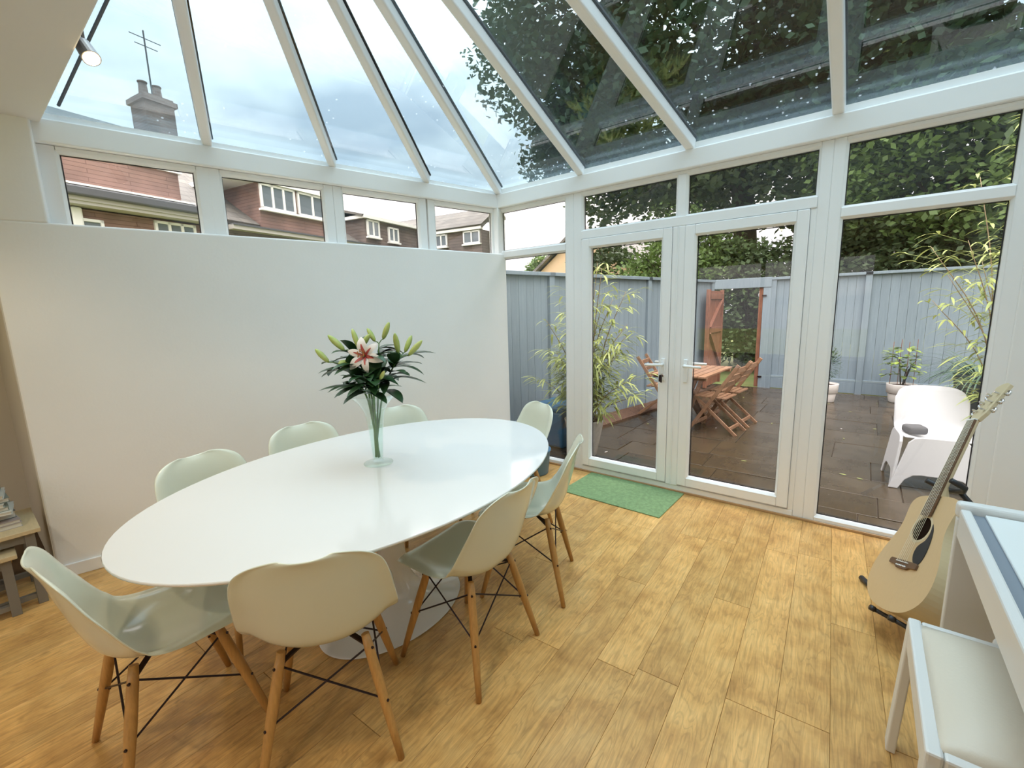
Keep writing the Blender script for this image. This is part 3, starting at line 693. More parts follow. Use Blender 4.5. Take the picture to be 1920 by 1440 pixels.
# ---- piano stool
st = thing('piano_stool', 'white wooden piano stool with cream padded seat', 'stool', (0,0,0))
sx0, sx1, sy0, sy1 = 2.952, 3.29, -2.215, -1.70
for q in ((sx0,sx0+.03,sy0,sy1),(sx1-.03,sx1,sy0,sy1)): G().box(q[0],q[1],q[2],q[3],.405,.48).obj('side_rail', 'pianow', st, bevel=.006)
for q in ((sx0+.03,sx1-.03,sy0,sy0+.03),(sx0+.03,sx1-.03,sy1-.03,sy1)): G().box(q[0],q[1],q[2],q[3],.405,.478).obj('end_rail', 'pianow', st, bevel=.006)
g = G(); n_ = 16
for i in range(n_+1):
    for j in range(n_+1):
        u_, v_ = -1+2*i/n_, -1+2*j/n_
        h = .478+.034*(1-abs(u_)**4)*(1-abs(v_)**4)
        g.v.append(((sx0+sx1)/2+u_*(sx1-sx0-.045)/2, (sy0+sy1)/2+v_*(sy1-sy0-.045)/2, h))
for i in range(n_):
    for j in range(n_): a = i*(n_+1)+j; g.f.append((a,a+n_+1,a+n_+2,a+1))
o = g.obj('padded_seat', 'leather', st, smooth=True); m = o.modifiers.new('thick','SOLIDIFY'); m.thickness = .03; m.offset = -1
for x, y, dx, dy in ((sx0,sy1,-.012,.055),(sx1,sy1,.012,.055),(sx0,sy0,-.012,-.055),(sx1,sy0,.012,-.055)):
    sx = .012 if x == sx0 else -.012; sy = -.03 if y == sy1 else .03
    a = Vector((x+sx,y+sy,.47)); b = Vector((x+sx+dx,y+sy+dy,0))
    G().prism([(b.x-.012,b.y-.028,0),(b.x+.012,b.y-.028,0),(b.x+.012,b.y+.028,0),(b.x-.012,b.y+.028,0)], a-b).obj('leg', 'pianow', st, fix=True, bevel=.004)
G().lathe([(.018,0),(.028,.004),(.030,.015),(.026,.022),(.01,.024)],20).obj('height_knob', 'pianow', st, smooth=True).matrix_local = Matrix.Translation((3.16,sy1,.468)) @ Matrix.Rotation(-math.pi/2,4,'X')

# ---- acoustic guitar
GM = Matrix(((.368,.278,-.887),(-.858,.469,-.209),(.358,.838,.411))).to_4x4()
for i in range(3):
    for j in range(3): GM[i][j] *= 1.065
GM.translation = (3.037,-.942,.463)
gt = thing('acoustic_guitar', 'natural spruce acoustic guitar leaning on a stand by the piano', 'guitar')
gt.matrix_world = GM
OUT = [(-.350,0),(-.347,.05),(-.335,.105),(-.31,.15),(-.27,.185),(-.22,.199),(-.165,.196),(-.11,.18),(-.06,.158),(-.02,.143),(.02,.137),(.06,.141),(.095,.144),(.12,.136),(.137,.112),(.144,.075),(.146,.03),(.146,0)]
oc = catmull(OUT, 46); ring = [(h,v) for v,h in oc] + [(-h,v) for v,h in oc[-2:0:-1]]
ring = [(float(a),float(b)) for a,b in ring]
k_ = len(ring)
# top with a real sound hole
g = G(); HN = k_
hole = [(.05*math.cos(math.atan2(v,h)),.05*math.sin(math.atan2(v,h))) for h,v in ring]
g.add([(h,v,0) for h,v in ring]+[(h,v,0) for h,v in hole]+[(h,v,-.003) for h,v in ring]+[(h,v,-.003) for h,v in hole],
      [f for i in range(k_) for f in ((i,(i+1)%k_,k_+(i+1)%k_,k_+i),(k_+i,k_+(i+1)%k_,3*k_+(i+1)%k_,3*k_+i))])
g.obj('soundboard', 'spruce', gt, fix=True)
g = G().add([(h,v,0) for h,v in ring]+[(h*.99,v*.99,-.105) for h,v in ring], [(i,(i+1)%k_,k_+(i+1)%k_,k_+i) for i in range(k_)]+[tuple(range(k_,2*k_))])
g.obj('body', 'guitarside', gt, smooth=False, fix=True)
G().box(-.12,.12,-.11,.11,-.0095,-.0075).obj('inner_shadow_board', 'hole', gt)  # dark sheet close behind the sound hole, painted shade rather than a guitar part
g = G(); n = 48
g.add([(r*math.cos(2*math.pi*j/n),r*math.sin(2*math.pi*j/n),.0008) for r in (.0505,.0535,.058,.0605) for j in range(n)],
      [(i*n+j,i*n+(j+1)%n,(i+1)*n+(j+1)%n,(i+1)*n+j) for i in (0,1,2) for j in range(n)])
g.obj('rosette', 'maple', gt)
pg = catmull([(.058,.025),(.075,.0),(.088,-.04),(.094,-.09),(.088,-.13),(.07,-.148),(.045,-.138),(.028,-.11),(.028,-.08),(.04,-.062),(.058,-.045),(.066,-.015),(.060,.015),(.058,.025)], 40)[:-1]
G().prism([(float(a),float(b),.0006) for a,b in pg], (0,0,.002)).obj('pickguard', 'black', gt, fix=True)
br_ = [(-.088,-.148),(-.08,-.142),(.08,-.142),(.088,-.148),(.088,-.166),(.05,-.168),(.03,-.178),(-.03,-.178),(-.05,-.168),(-.088,-.166)]
bo = G().prism([(a,b,.0) for a,b in br_], (0,0,.008)).obj('bridge', 'rosewood', gt, fix=True, bevel=.002)
G().box(-.038,.038,-.1525,-.1495,.008,.012).obj('saddle', 'upvc2', bo)
for i in range(6): G().lathe([(.003,.007),(.0032,.011),(.001,.012)],8,(-.028+.0112*i,-.167,0)).obj('bridge_pin', 'upvc2', bo)
g = G().prism([(-.028,.055,.004),(.028,.055,.004),(.0222,.485,.004),(-.0222,.485,.004)], (0,0,.006)); fb = g.obj('fingerboard', 'rosewood', gt, fix=True)
for i in range(1, 19):
    v = .485 - .640*(1-2**(-i/12)); hw = .0222+(.485-v)/.43*.0058
    G().box(-hw,hw,v-.0007,v+.0007,.010,.0112).obj('fret', 'chrome', fb)
g = G()
for i, (v, hw, dp) in enumerate([(.144,.028,.045),(.19,.0268,.020),(.33,.0245,.018),(.485,.0222,.017)]):
    for j in range(9):
        a = math.pi*j/8; g.v.append((hw*math.cos(a), v, .004-dp*math.sin(a)))
for i in range(3):
    for j in range(8): a = i*9+j; g.f.append((a,a+1,a+10,a+9))
g.f.append(tuple(range(9))); g.f.append(tuple(range(27,36))[::-1])
g.obj('neck', 'maple', gt, fix=True)
G().box(-.0222,.0222,.484,.489,.003,.013).obj('nut', 'upvc2', gt)
g = G().prism([(-.023,.487,.004),(.023,.487,.004),(.036,.52,-.003),(.034,.665,-.034),(.012,.678,-.037),(-.012,.678,-.037),(-.034,.665,-.034),(-.036,.52,-.003)], (0,-.003,-.014)); hd = g.obj('headstock', 'maple', gt, fix=True, bevel=.002)
for s_ in (-1,1):
    for i in range(3):
        v = .535+.042*i; z = .003-(v-.52)*.21
        G().tube([(s_*.02,v,z-.004),(s_*.02,v,z+.012)],.004,10).obj('tuning_post', 'chrome', hd)
        k = G().tube([(s_*.03,v,z-.014),(s_*.052,v,z-.014)],.0025,8); k.tube([(s_*.050,v-.008,z-.014),(s_*.058,v-.009,z-.014),(s_*.064,v,z-.014),(s_*.058,v+.009,z-.014),(s_*.050,v+.008,z-.014)],.004,8)
        k.obj('tuner_key', 'chrome', hd, smooth=True)
for i in range(6):
    x0 = -.018+.0072*i; x1 = -.028+.0112*i; G().tube([(x0,.487,.0128),(x1,-.151,.0128)],.0007 if i > 2 else .001,4).obj('string', 'string', gt)
# ---- guitar stand
sd_ = thing('guitar_stand', 'black and white tubular guitar stand under the guitar', 'stand', (3.06,-.92,0))
gp = lambda x,y,z: (GM @ Vector((x,y,z))) - Vector((3.06,-.92,0))
neckp = gp(0,.20,-.055)
hub = Vector((.13,.02,.33))
low_ = gp(0,-.375,-.17); low_.z = .055
G().tube([low_, gp(0,-.20,-.165), gp(0,.05,-.15), gp(0,.165,-.12), neckp], .011, 10).obj('upright', 'black', sd_, smooth=True)
yk = G().tube([gp(-.075,.205,.02),gp(-.07,.20,-.03),gp(-.03,.197,-.05),gp(.03,.197,-.05),gp(.07,.20,-.03),gp(.075,.205,.02)], .0115, 10); yk.obj('neck_yoke', 'black', sd_, smooth=True)
for fx, fy in ((2.872,-.638),(3.30,-.60),(3.34,-1.12)):
    f = Vector((fx-3.06,fy+.92,.014)); l = G().tube([low_, f.lerp(low_,.12)], .0095, 10).obj('leg', 'whitetube', sd_, smooth=True)
    G().tube([f.lerp(low_,.22), f], [.0125,.014], 10).obj('rubber_foot', 'black', l, smooth=True)
for s_ in (-1,1):
    a = gp(s_*.07,-.368,-.12); b = gp(s_*.07,-.368,-.012)
    l = G().tube([low_+Vector((0,0,.02)), gp(s_*.06,-.375,-.15), a, b], .009, 10).obj('cradle_arm', 'black', sd_, smooth=True)
    G().tube([b, b+(b-a).normalized()*.018], .012, 10).obj('rubber_tip', 'black', l, smooth=True)

# ---- nest of low tables with books, left edge
def nest(name, label, x0, x1, y0, y1, h):
    t = thing(name, label, 'side table', (0,0,0), group='nest of low tables')
    G().box(x0,x1,y0,y1,h-.022,h).obj('tabletop', 'paleoak', t, bevel=.003)
    G().box(x0+.03,x1-.03,y1-.075,y1-.055,h-.07,h-.022).obj('apron', 'greymetal', t); G().box(x1-.055,x1-.035,y0+.05,y1-.05,h-.07,h-.022).obj('apron', 'greymetal', t)
    for x in (x0+.04,x1-.04):
        for y in (y0+.04,y1-.04): G().box(x-.018,x+.018,y-.018,y+.018,0,h-.022).obj('leg', 'greymetal', t, bevel=.002)
    for x in (x0+.04,x1-.04): G().box(x-.012,x+.012,y0+.04,y1-.04,.035,.06).obj('stretcher', 'greymetal', t)
    return t
nest('low_table', 'low pale oak table carrying a stack of books at the left edge', -.80,-.40,-3.95,-3.205,.405)
nest('low_table', 'smaller low table nested under the one with books', -.72,-.36,-3.86,-3.30,.315)
bz = .4055; rb = random.Random(5)
BD = [(.22,.30,.022,6,'grey paperback at the bottom of the book stack'),(.20,.28,.016,3,'mauve-grey book second from the bottom of the stack'),(.17,.27,.036,1,'thick black book in the middle of the stack'),(.19,.26,.016,4,'off-white book above the thick black one'),(.18,.25,.02,0,'grey-green book resting on an off-white one'),(.17,.24,.018,2,'pale book in the upper middle of the stack'),(.165,.24,.022,5,'dark green book fourth from the top of the stack'),(.18,.23,.018,4,'off-white book third from the top of the tall stack'),(.16,.22,.014,0,'thin grey-green book second from the top of the tall stack'),(.15,.21,.02,2,'pale book on top of the tall stack')]
for i, (wx,wy,hz,ci,lab) in enumerate(BD):
    b = thing('book', lab, 'book', (-.60+rb.uniform(-.02,.02),-3.265-wy/2+rb.uniform(-.012,.006)-.004*i,bz), rb.uniform(-.12,.12), 'books stacked on the low table')
    G().box(-wx/2+.004,wx/2-.003,-wy/2+.004,wy/2-.004,.002,hz-.002).obj('pages', 'page', b)
    g = G().box(-wx/2,wx/2,-wy/2,wy/2,0,.0022).box(-wx/2,wx/2,-wy/2,wy/2,hz-.0022,hz).box(-wx/2,-wx/2+.003,-wy/2,wy/2,0,hz)
    g.obj('cover', 'book%d' % ci, b)
    bz += hz+.0004

# ---- ceiling spotlights of the house room (lit)
def spot(x, y, z, aim, label, power=14, wall=False):
    t = thing('ceiling_spotlight', label, 'spotlight', (x,y,CZ), group='lit ceiling spotlights')
    if wall: G().box(-.03,.03,-.04,-.02,.06,.16).obj('wall_plate', 'lampmetal', t, bevel=.004)
    else: G().lathe([(.03,-.018),(.032,-.012),(.032,-.0005)],20).obj('rose', 'lampmetal', t, smooth=False)
    h = Vector((0,0,z-CZ)); aim = Vector(aim).normalized()
    G().tube([(0,-.02,.11),(0,0,.10),tuple(h)] if wall else [(0,0,-.015),tuple(h*.6),tuple(h)],.006,8).obj('arm', 'lampmetal', t)
    a = h - aim*.03; b = h + aim*.055
    G().tube([a, a+aim*.008, b-aim*.004, b], [.018,.027,.031,.031], 20).obj('lamp_shade', 'lampmetal', t)
    G().tube([b+aim*.0002, b+aim*.002], [.027,.026], 20).obj('lens', 'warmlamp', t)
    ld = bpy.data.lights.new('spot_glow', 'SPOT'); ld.energy = power; ld.color = (1,.84,.62); ld.spot_size = 1.9; ld.spot_blend = .6; ld.shadow_soft_size = .03
    lo = bpy.data.objects.new('spot_glow', ld); C.objects.link(lo); lo.parent = t
    lo.matrix_local = Matrix.Translation(b+aim*.02) @ aim.to_track_quat('-Z','Y').to_matrix().to_4x4()
spot(.30,-2.86,2.47,(.55,.15,-.75),'lit metal spotlight on the bulkhead under the glass roof',5,True)
for i, (x,y) in enumerate(((1.9,-3.2),(.2,-4.2),(2.2,-4.3))):
    spot(x,y,2.345,(-.25,.25,-.9),['lit ceiling spotlight behind the viewpoint nearest the glass roof','lit ceiling spotlight over the left of the house room','lit ceiling spotlight over the right of the house room'][i], 5)

# ================================================================== OUTSIDE
PZ = -.15
g = G().box(-40,40,-30,60,-.6,-.26); tag(g.obj('ground', 'grass'), 'rough grass ground around the house', kind='structure')
pat = G().box(-.75,5.2,.06,6.05,-.26,PZ-.012).obj('patio', 'grout'); tag(pat, 'dark wet stone patio outside the doors', kind='structure')
rs = random.Random(11); y = .09; slabs = 0
while y < 5.95:
    h = min(rs.choice([.42,.56,.62]), 6.02-y); x = -.72+rs.uniform(-.2,0)
    while x < 5.15:
        w = rs.choice([.45,.6,.75,.9]); x0, x1 = max(x,-.73), min(x+w,5.18)
        if x1-x0 > .08 and h > .08:
            o = G().box(-(x1-x0)/2+.003,(x1-x0)/2-.003,-h/2+.003,h/2-.003,-.03,0).obj('slab', 'slab', pat, bevel=.004)
            o.location = ((x0+x1)/2, y+h/2, PZ+rs.uniform(-.003,.002)); o.rotation_euler = (rs.uniform(-.004,.004),rs.uniform(-.004,.004),0)
        x += w
    y += h
bed = G().prism([(-.60,.4,PZ-.05),(-.02,.8,PZ-.05),(.42,3.4,PZ-.05),(.62,5.6,PZ-.05),(.45,5.9,PZ-.05)], (0,0,.075)).obj('planting_bed', 'soil', fix=True); tag(bed, 'bark mulch bed along the left fence', kind='structure')
# fallen leaves / pale bits on the wet slabs
rl = random.Random(21)
for i in range(24):
    x, yy = rl.uniform(.6,3.3), rl.uniform(.5,5.4); a = rl.uniform(0,6.28)
    d = Vector((math.cos(a),math.sin(a),.06)); q = G().leaf((0,0,0), d, (0,0,1), rl.uniform(.03,.06), rl.uniform(.012,.022), .05, 3)
    o = q.obj('fallen_leaf', 'bamboo' if i % 3 else 'petal'); o.location = (x,yy,PZ+.006); tag(o, 'small pale fallen leaf lying on the wet patio', 'leaf', 'fallen leaves on the patio')

# ---- fences
def fence(name, label, A, Bp, posts, ztop, zbot, skip=None):
    A = Vector(A); Bp = Vector(Bp); L = (Bp-A).length; d = (Bp-A)/L
    t = thing(name, label, 'fence', (A.x,A.y,0), math.atan2(d.y,d.x))
    for p in posts:
        G().box(p-.045,p+.045,-.05,.05,zbot-.05,ztop-.02).obj('post', 'fence', t, bevel=.006)
    for a, b in zip(posts[:-1], posts[1:]):
        G().box(a-.05,b+.05,-.065,.05,ztop-.045,ztop).obj('capping', 'fence', t, bevel=.005)
        G().box(a+.045,b-.045,-.035,.03,zbot,zbot+.19).obj('gravel_board', 'fence', t, bevel=.004)
        G().box(a+.045,b-.045,-.035,.02,zbot+.19,zbot+.235).obj('bottom_rail', 'fence', t, bevel=.004)
        n = max(1, round((b-a-.09)/.118)); w = (b-a-.09)/n
        for i in range(n):
            x = a+.045+w*(i+.5); o = G().box(-w/2+.0012,w/2-.0012,-.010,.008,zbot+.22,ztop-.045).obj('board', 'fence', t, bevel=.0015)
            o.location = (x,.001*(i%2),0)
    return t
e1 = Vector((.19,.98,0)).normalized()
fence('boundary_fence', 'blue-grey timber fence running along the left of the patio', (-.62,0,0), tuple(Vector((-.62,0,0))+e1*6.2), [0.12,1.42,3.6,5.72], 1.86, PZ)
fence('boundary_fence', 'blue-grey timber fence across the back of the patio right of the gate', (1.40,6.1,0), (6.1,6.1,0), [.03,1.38,3.0,4.6], 1.87, PZ)
gate_f = thing('gate_frame', 'blue-grey timber gate frame in the back fence', 'gate', (0,6.1,0))
G().box(.30,1.40,-.07,.05,1.70,1.88).obj('lintel', 'fence', gate_f, bevel=.006)
G().box(1.27,1.40,-.06,.05,PZ-.05,1.70).obj('post', 'fence', gate_f, bevel=.006)
G().box(.30,.42,-.06,.05,PZ-.05,1.70).obj('post', 'fence', gate_f, bevel=.006)
G().box(1.20,1.27,-.03,.05,PZ,1.70).obj('brown_jamb', 'gatewood', gate_f, bevel=.004)
for z in (.05,1.55): G().box(1.26,1.33,-.085,-.06,z-.012,z+.012).obj('hinge', 'steel', gate_f)
gl_ = thing('garden_gate', 'open red-brown ledged timber gate leaf swung inward', 'gate', (.565,6.0,0), math.radians(-92))
gw = .42
for i in range(4): G().box(.01+i*.2,.205+i*.2,-.012,.012,PZ+.06,1.66).obj('board', 'gatewood', gl_, bevel=.003)
for z in (.18,.95,1.56): G().box(.0,.82,.012,.045,z-.05,z+.05).obj('ledge', 'gatewood', gl_, bevel=.003)
for q in ((.05,.24,.76,.90),(.76,1.0,.05,1.51)): G().bar((q[0],.028,q[1]),(q[2],.028,q[3]),.03,.07,(0,1,0)).obj('brace', 'gatewood', gl_)
for x in (0,.82): G().box(x-.03,x+.03,-.02,.045,PZ+.05,1.68).obj('edge_stile', 'gatewood', gl_, bevel=.003)

# ---- timber patio table and folding chairs
ot = thing('patio_table', 'slatted timber folding table on the patio', 'table', (1.05,2.68,PZ), math.radians(-3))
for i in range(7): G().box(-.33+i*.096,-.33+i*.096+.082,-.56,.56,.70,.722).obj('slat', 'teak', ot, bevel=.003)
for y_ in (-.48,.48): G().box(-.33,.33,y_-.025,y_+.025,.665,.70).obj('cross_rail', 'teak', ot, bevel=.003)
for x_ in (-.045,.03):
    G().bar((x_,-.45,.0),(x_,.40,.68),.03,.05,(1,0,0)).obj('leg', 'teak', ot); G().bar((x_*.85,.45,.0),(x_*.85,-.40,.68),.03,.05,(1,0,0)).obj('leg', 'teak', ot)
def fold_chair():
    t = thing('folding_chair', 'x', 'chair', group='timber folding chairs on the patio')
    for s_ in (-1,1):
        G().bar((s_*.20,.26,0),(s_*.20,-.30,.86),.022,.042,(0,1,0)).obj('back_leg', 'teak', t, bevel=.003)
        G().bar((s_*.165,-.30,0),(s_*.165,.21,.44),.020,.036,(0,1,0)).obj('seat_leg', 'teak', t, bevel=.003)
    for i in range(6): G().box(-.19,.19,-.17+i*.066,-.17+i*.066+.05,.435,.452).obj('seat_slat', 'teak', t, bevel=.003)
    for z in (.60,.69,.78):
        y_ = .26-.56*z/.86; G().box(-.19,.19,y_-.012,y_+.010,z-.028,z+.028).obj('back_slat', 'teak', t, bevel=.003)
    for y_, z in ((-.215,.075),(.19,.10)): G().box(-.165 if y_ < 0 else -.19,.165 if y_ < 0 else .19,y_-.010,y_+.010,z-.02,z+.02).obj('stretcher', 'teak', t, bevel=.003)
    return t
fc = fold_chair()
for i, (x,y_,f,lab) in enumerate([(1.40,2.50,(-1,.12),'timber folding chair at the right side of the patio table, nearer one'),(1.44,2.99,(-1,.10),'timber folding chair at the right side of the patio table, farther one'),(.55,2.93,(1,.1),'timber folding chair seen past the left door handle')]):
    o = fc if i == 0 else copy_tree(fc); o.location = (x,y_,PZ); o.rotation_euler = (0,0,face(*f)); o['label'] = lab
jr = thing('flower_jar', 'small jar of white flowers on the patio table', 'vase', (1.0,2.55,PZ+.7225))
G().lathe([(.035,0),(.04,.01),(.04,.09),(.03,.11),(.032,.12),(.028,.12),(.036,.09),(.036,.012),(.002,.008)],20).obj('jar', 'vaseglass', jr, smooth=True)
rj = random.Random(9)
for i in range(9):
    a = rj.uniform(0,6.28); p = Vector((math.cos(a)*rj.uniform(.02,.09),math.sin(a)*rj.uniform(.02,.09),rj.uniform(.2,.32)))
    G().tube([(0,0,.02),tuple(p*.5+Vector((0,0,.03))),tuple(p)],.0018,5).obj('stem', 'stem', jr)
    fl2 = G()
    for k in range(6):
        b_ = k*1.047; fl2.leaf(p,(math.cos(b_),math.sin(b_),.35),(0,0,1),.038,.022,.3,3)
    fl2.obj('blossom', 'petal', jr)

# ---- potted bamboo
def bamboo(name, label, base, pot, culms, seed, leafL=(.13,.24), reach=.4, pre=None):
    t = thing(name, label, 'plant', base); r = random.Random(seed)
    if pot:
        G().lathe([(.12,0),(.13,.01),(.19,.30),(.205,.38),(.21,.40),(.195,.405),(.185,.36),(.02,.35)],32).obj('pot', 'stonepot', t, smooth=True)
        G().lathe([(.0,.352),(.182,.352),(.182,.365),(.0,.37)],24).obj('soil', 'soil', t)
    z0 = .34 if pot else 0
    lv = G()
    for (bx,by,tx,ty,tz) in culms:
        p0 = Vector((bx,by,z0)); p3 = Vector((tx,ty,tz)); mid = Vector((bx*.6+tx*.4,by*.6+ty*.4,z0+(tz-z0)*.6))
        path = [Vector(q) for q in catmull([tuple(p0),tuple(mid),tuple(p3)],10)]
        G().tube(path, [.0065,.0065,.006,.0055,.005,.0045,.004,.0035,.003,.002],6).obj('culm', 'culm', t, smooth=True)
        for i in range(2,10):
            for k in range(r.choice([2,3,4])):
                a = r.uniform(0,6.28); p = path[i].lerp(path[i-1], r.random())
                q = p + Vector((math.cos(a),math.sin(a),.35))*r.uniform(.04,reach*.45)
                lv.tube([p,q],.0013,4,False)
                for m in range(r.choice([2,3,3])):
                    b_ = a+r.uniform(-.9,.9)
                    lv.leaf(q,(math.cos(b_),math.sin(b_),r.uniform(-.35,.5)),(0,0,1),r.uniform(*leafL),r.uniform(.014,.026),r.uniform(.4,1.5),4,.2,.8)
    o = lv.obj('foliage', 'bamboo', t); o['kind'] = 'stuff'
    return t
rb2 = random.Random(4)
cl = [(rb2.uniform(-.09,.09),rb2.uniform(-.09,.09),rb2.uniform(-.35,.42),rb2.uniform(-.25,.3),rb2.uniform(.95,1.75)) for _ in range(24)] + [(.03,.0,.14,.02,2.0),(.05,.02,.2,.0,1.95),(-.03,.0,-.2,.1,1.8),(.06,0,.62,-.05,.72),(.05,-.03,.6,-.1,.9),(-.05,0,-.45,-.1,.8)]
bamboo('potted_bamboo', 'clump of bamboo in a pale stone pot just outside the corner', (.50,.74,PZ), True, cl, 5)
cr_ = [(rb2.uniform(-.10,.10),rb2.uniform(-.1,.1),rb2.uniform(-.42,.25),rb2.uniform(-.35,.3),rb2.uniform(1.7,3.0)) for _ in range(11)] + [(0,0,-.62,-.1,2.0),(0,0,-.55,.1,1.55),(0,0,-.5,-.2,1.75)]
bamboo('tall_bamboo', 'tall bamboo arching in from the right outside the tall window', (3.78,1.95,PZ), True, cr_, 8, (.12,.22), .5)

# ---- blue lidded bin outside the corner
bn = thing('storage_bin', 'dark blue plastic storage bin outside the corner window', 'bin', (.0,1.02,PZ))
G().box(-.22,.22,-.26,.26,.0,.42).obj('body', 'bluebin', bn, bevel=.03, seg=3); G().box(-.235,.235,-.275,.275,.42,.47).obj('lid', 'bluebin', bn, bevel=.015, seg=3)

# ---- white pots with shrubs
def shrub(label, x, y_, kind):
    t = thing('potted_shrub', label, 'plant', (x,y_,PZ), group='shrubs in white pots by the back fence'); t.scale = (.70,.70,.70); r = random.Random(int(x*100))
    G().lathe([(.19,0),(.20,.01),(.225,.19),(.226,.20)],36).obj('pot', 'whitepot', t, smooth=True)
    G().lathe([(.238,.205),(.25,.21),(.262,.40),(.262,.41),(.245,.41),(.235,.36),(.02,.35)],36).obj('pot_rim', 'whitepot', t, smooth=True)
    G().lathe([(.228,.198),(.236,.20),(.236,.208),(.228,.208)],36).obj('groove', 'soil', t)
    G().lathe([(.0,.36),(.236,.36),(.236,.37),(.0,.375)],20).obj('soil', 'soil', t)
    if kind == 0:
        st_ = G()
        for k in range(7):
            a = r.uniform(0,6.28); tip = Vector((math.cos(a)*.2,math.sin(a)*.2,r.uniform(.75,1.05))); st_.tube([(0.02*math.cos(a),.02*math.sin(a),.35),tuple(tip*.6+Vector((0,0,.25))),tuple(tip)],[.014,.009,.004],6)
        st_.obj('stems', 'bark', t)
        for k in range(150):
            a = r.uniform(0,6.28); z = r.uniform(.58,1.2); rr = r.uniform(.08,.34)*math.sin(min(1,(1.3-z)*2.2+.25)*1.5)
            G().leaf((math.cos(a)*rr,math.sin(a)*rr,z),(math.cos(a),math.sin(a),r.uniform(-.3,.5)),(0,0,1),r.uniform(.11,.17),r.uniform(.07,.10),.5,4,.15).obj('leaf', 'leafshrub', t)
        for k in range(4):
            x_ = -.2+.13*k; G().tube([(x_,.05,.36),(x_,.06,1.32+.06*(k%2))],.006,6).obj('cane', 'gatewood', t)
    else:
        G().tube([(0,0,.35),(.01,0,.6),(0,0,.9)],[.02,.017,.01],8).obj('stem', 'bark', t)
        lv = G()
        for k in range(900):
            v = Vector((r.gauss(0,1),r.gauss(0,1),r.gauss(0,1))).normalized()*r.uniform(.5,1)
            p = Vector((v.x*.30,v.y*.30,.86+v.z*.38)); lv.leaf(p,v+Vector((0,0,.3)),(0,0,1),.06,.022,.3,2)
        o = lv.obj('foliage', 'leafround', t); o['kind'] = 'stuff'
shrub('variegated shrub with canes in a white pot against the back fence', 3.30, 5.60, 0)
shrub('round bushy shrub in a white pot partly behind the door frame', 2.36, 5.15, 1)
dp = thing('grass_planter', 'dark planter of arching grass by the back fence', 'plant', (4.05,4.75,PZ))
G().lathe([(.22,0),(.24,.02),(.30,.55),(.31,.60),(.29,.60),(.27,.52),(.02,.5)],28).obj('planter', 'darkplanter', dp, smooth=True)
rg = random.Random(17); lv = G()
for k in range(170):
    a = rg.uniform(0,6.28); lv.leaf((math.cos(a)*.12,math.sin(a)*.12,.5),(math.cos(a),math.sin(a),rg.uniform(.5,1.6)),(0,0,1),rg.uniform(.5,.85),.016,rg.uniform(1.2,2.6),7,.2,.7)
o = lv.obj('grass_blades', 'leafround', dp); o['kind'] = 'stuff'
for k in range(14):
    x, y_ = rg.uniform(3.5,4.6), rg.uniform(5.3,5.95)
    t = thing('low_flower', 'tiny white-flowered plant at the foot of the back fence', 'plant', (x,y_,PZ), group='tiny white flowers by the back fence')
    q = G()
    for m in range(7):
        a = rg.uniform(0,6.28); q.leaf((0,0,.005),(math.cos(a),math.sin(a),1.2),(0,0,1),rg.uniform(.08,.2),.012,.8,3)
    q.obj('leaves', 'leafround', t)
    q = G()
    for m in range(5):
        a = m*1.257; q.leaf((0,0,.2),(math.cos(a),math.sin(a),.3),(0,0,1),.03,.02,.2,2)
    q.tube([(0,0,0),(0,0,.2)],.002,4); q.obj('blossom', 'petal', t)

# ---- white moulded garden chair
wc = thing('garden_chair', 'white moulded plastic garden chair outside the tall window', 'chair', (3.32,1.66,PZ), math.radians(6))
def panel(w0, w1, h, aw, ah):
    P = [(-w0,0),(-w1+.05,h-.05),(-w1+.085,h-.012),(-w1+.13,h),(w1-.13,h),(w1-.085,h-.012),(w1-.05,h-.05),(w0,0),(w0-.06,0),(aw-.0,ah-.05),(aw-.05,ah-.008),(aw-.10,ah),(-aw+.10,ah),(-aw+.05,ah-.008),(-aw,ah-.05),(-w0+.06,0)]
    return P
P = panel(.30,.245,.445,.20,.13)
q = [(x,-.24+z*.10,z) for x,z in P]
G().prism(q, (0,.022,0)).obj('front_panel', 'whiteplastic', wc, fix=True, bevel=.006)
for s_ in (-1,1):
    q = [(s_*(.292-z*.10),y_*.78+.0,z) for y_,z in panel(.30,.29,.445,.20,.13)]
    G().prism(q, (-s_*.022,0,0)).obj('side_panel', 'whiteplastic', wc, fix=True, bevel=.006)
g = G(); nn_ = 14
for i in range(nn_+1):
    for j in range(nn_+1):
        u_, v_ = -1+2*i/nn_, j/nn_          # v from seat front to back top
        if v_ < .5: yy, zz = -.19+v_*2*.38, .445-.05*math.sin(v_*2*math.pi)*(1-u_*u_)
        else: q_ = (v_-.5)*2; yy, zz = .19+.17*q_, .445+.36*q_**.85
        hw = .225+.035*v_ if v_ < .5 else (.245-.02*max(0,(v_-.8)*5)**2*1.2)
        yy -= .10*(u_*u_)*max(0,(v_-.35))*1.3
        zz -= .05*abs(u_)**5*(1 if v_ > .9 else 0)
        g.v.append((u_*hw, yy, zz))
for i in range(nn_):
    for j in range(nn_): a = i*(nn_+1)+j; g.f.append((a,a+nn_+1,a+nn_+2,a+1))
o = g.obj('seat_and_back', 'whiteplastic', wc, smooth=True, fix=True); m = o.modifiers.new('thick','SOLIDIFY'); m.thickness = .018
m = o.modifiers.new('soft','SUBSURF'); m.levels = 1; m.render_levels = 1
cu = thing('seat_cushion', 'small dark cushion on the white garden chair', 'cushion', (3.19,1.66,PZ+.43), math.radians(20))
G().box(-.07,.07,-.07,.07,0,.07).obj('cushion_pad', 'cushion', cu, bevel=.025, seg=3)

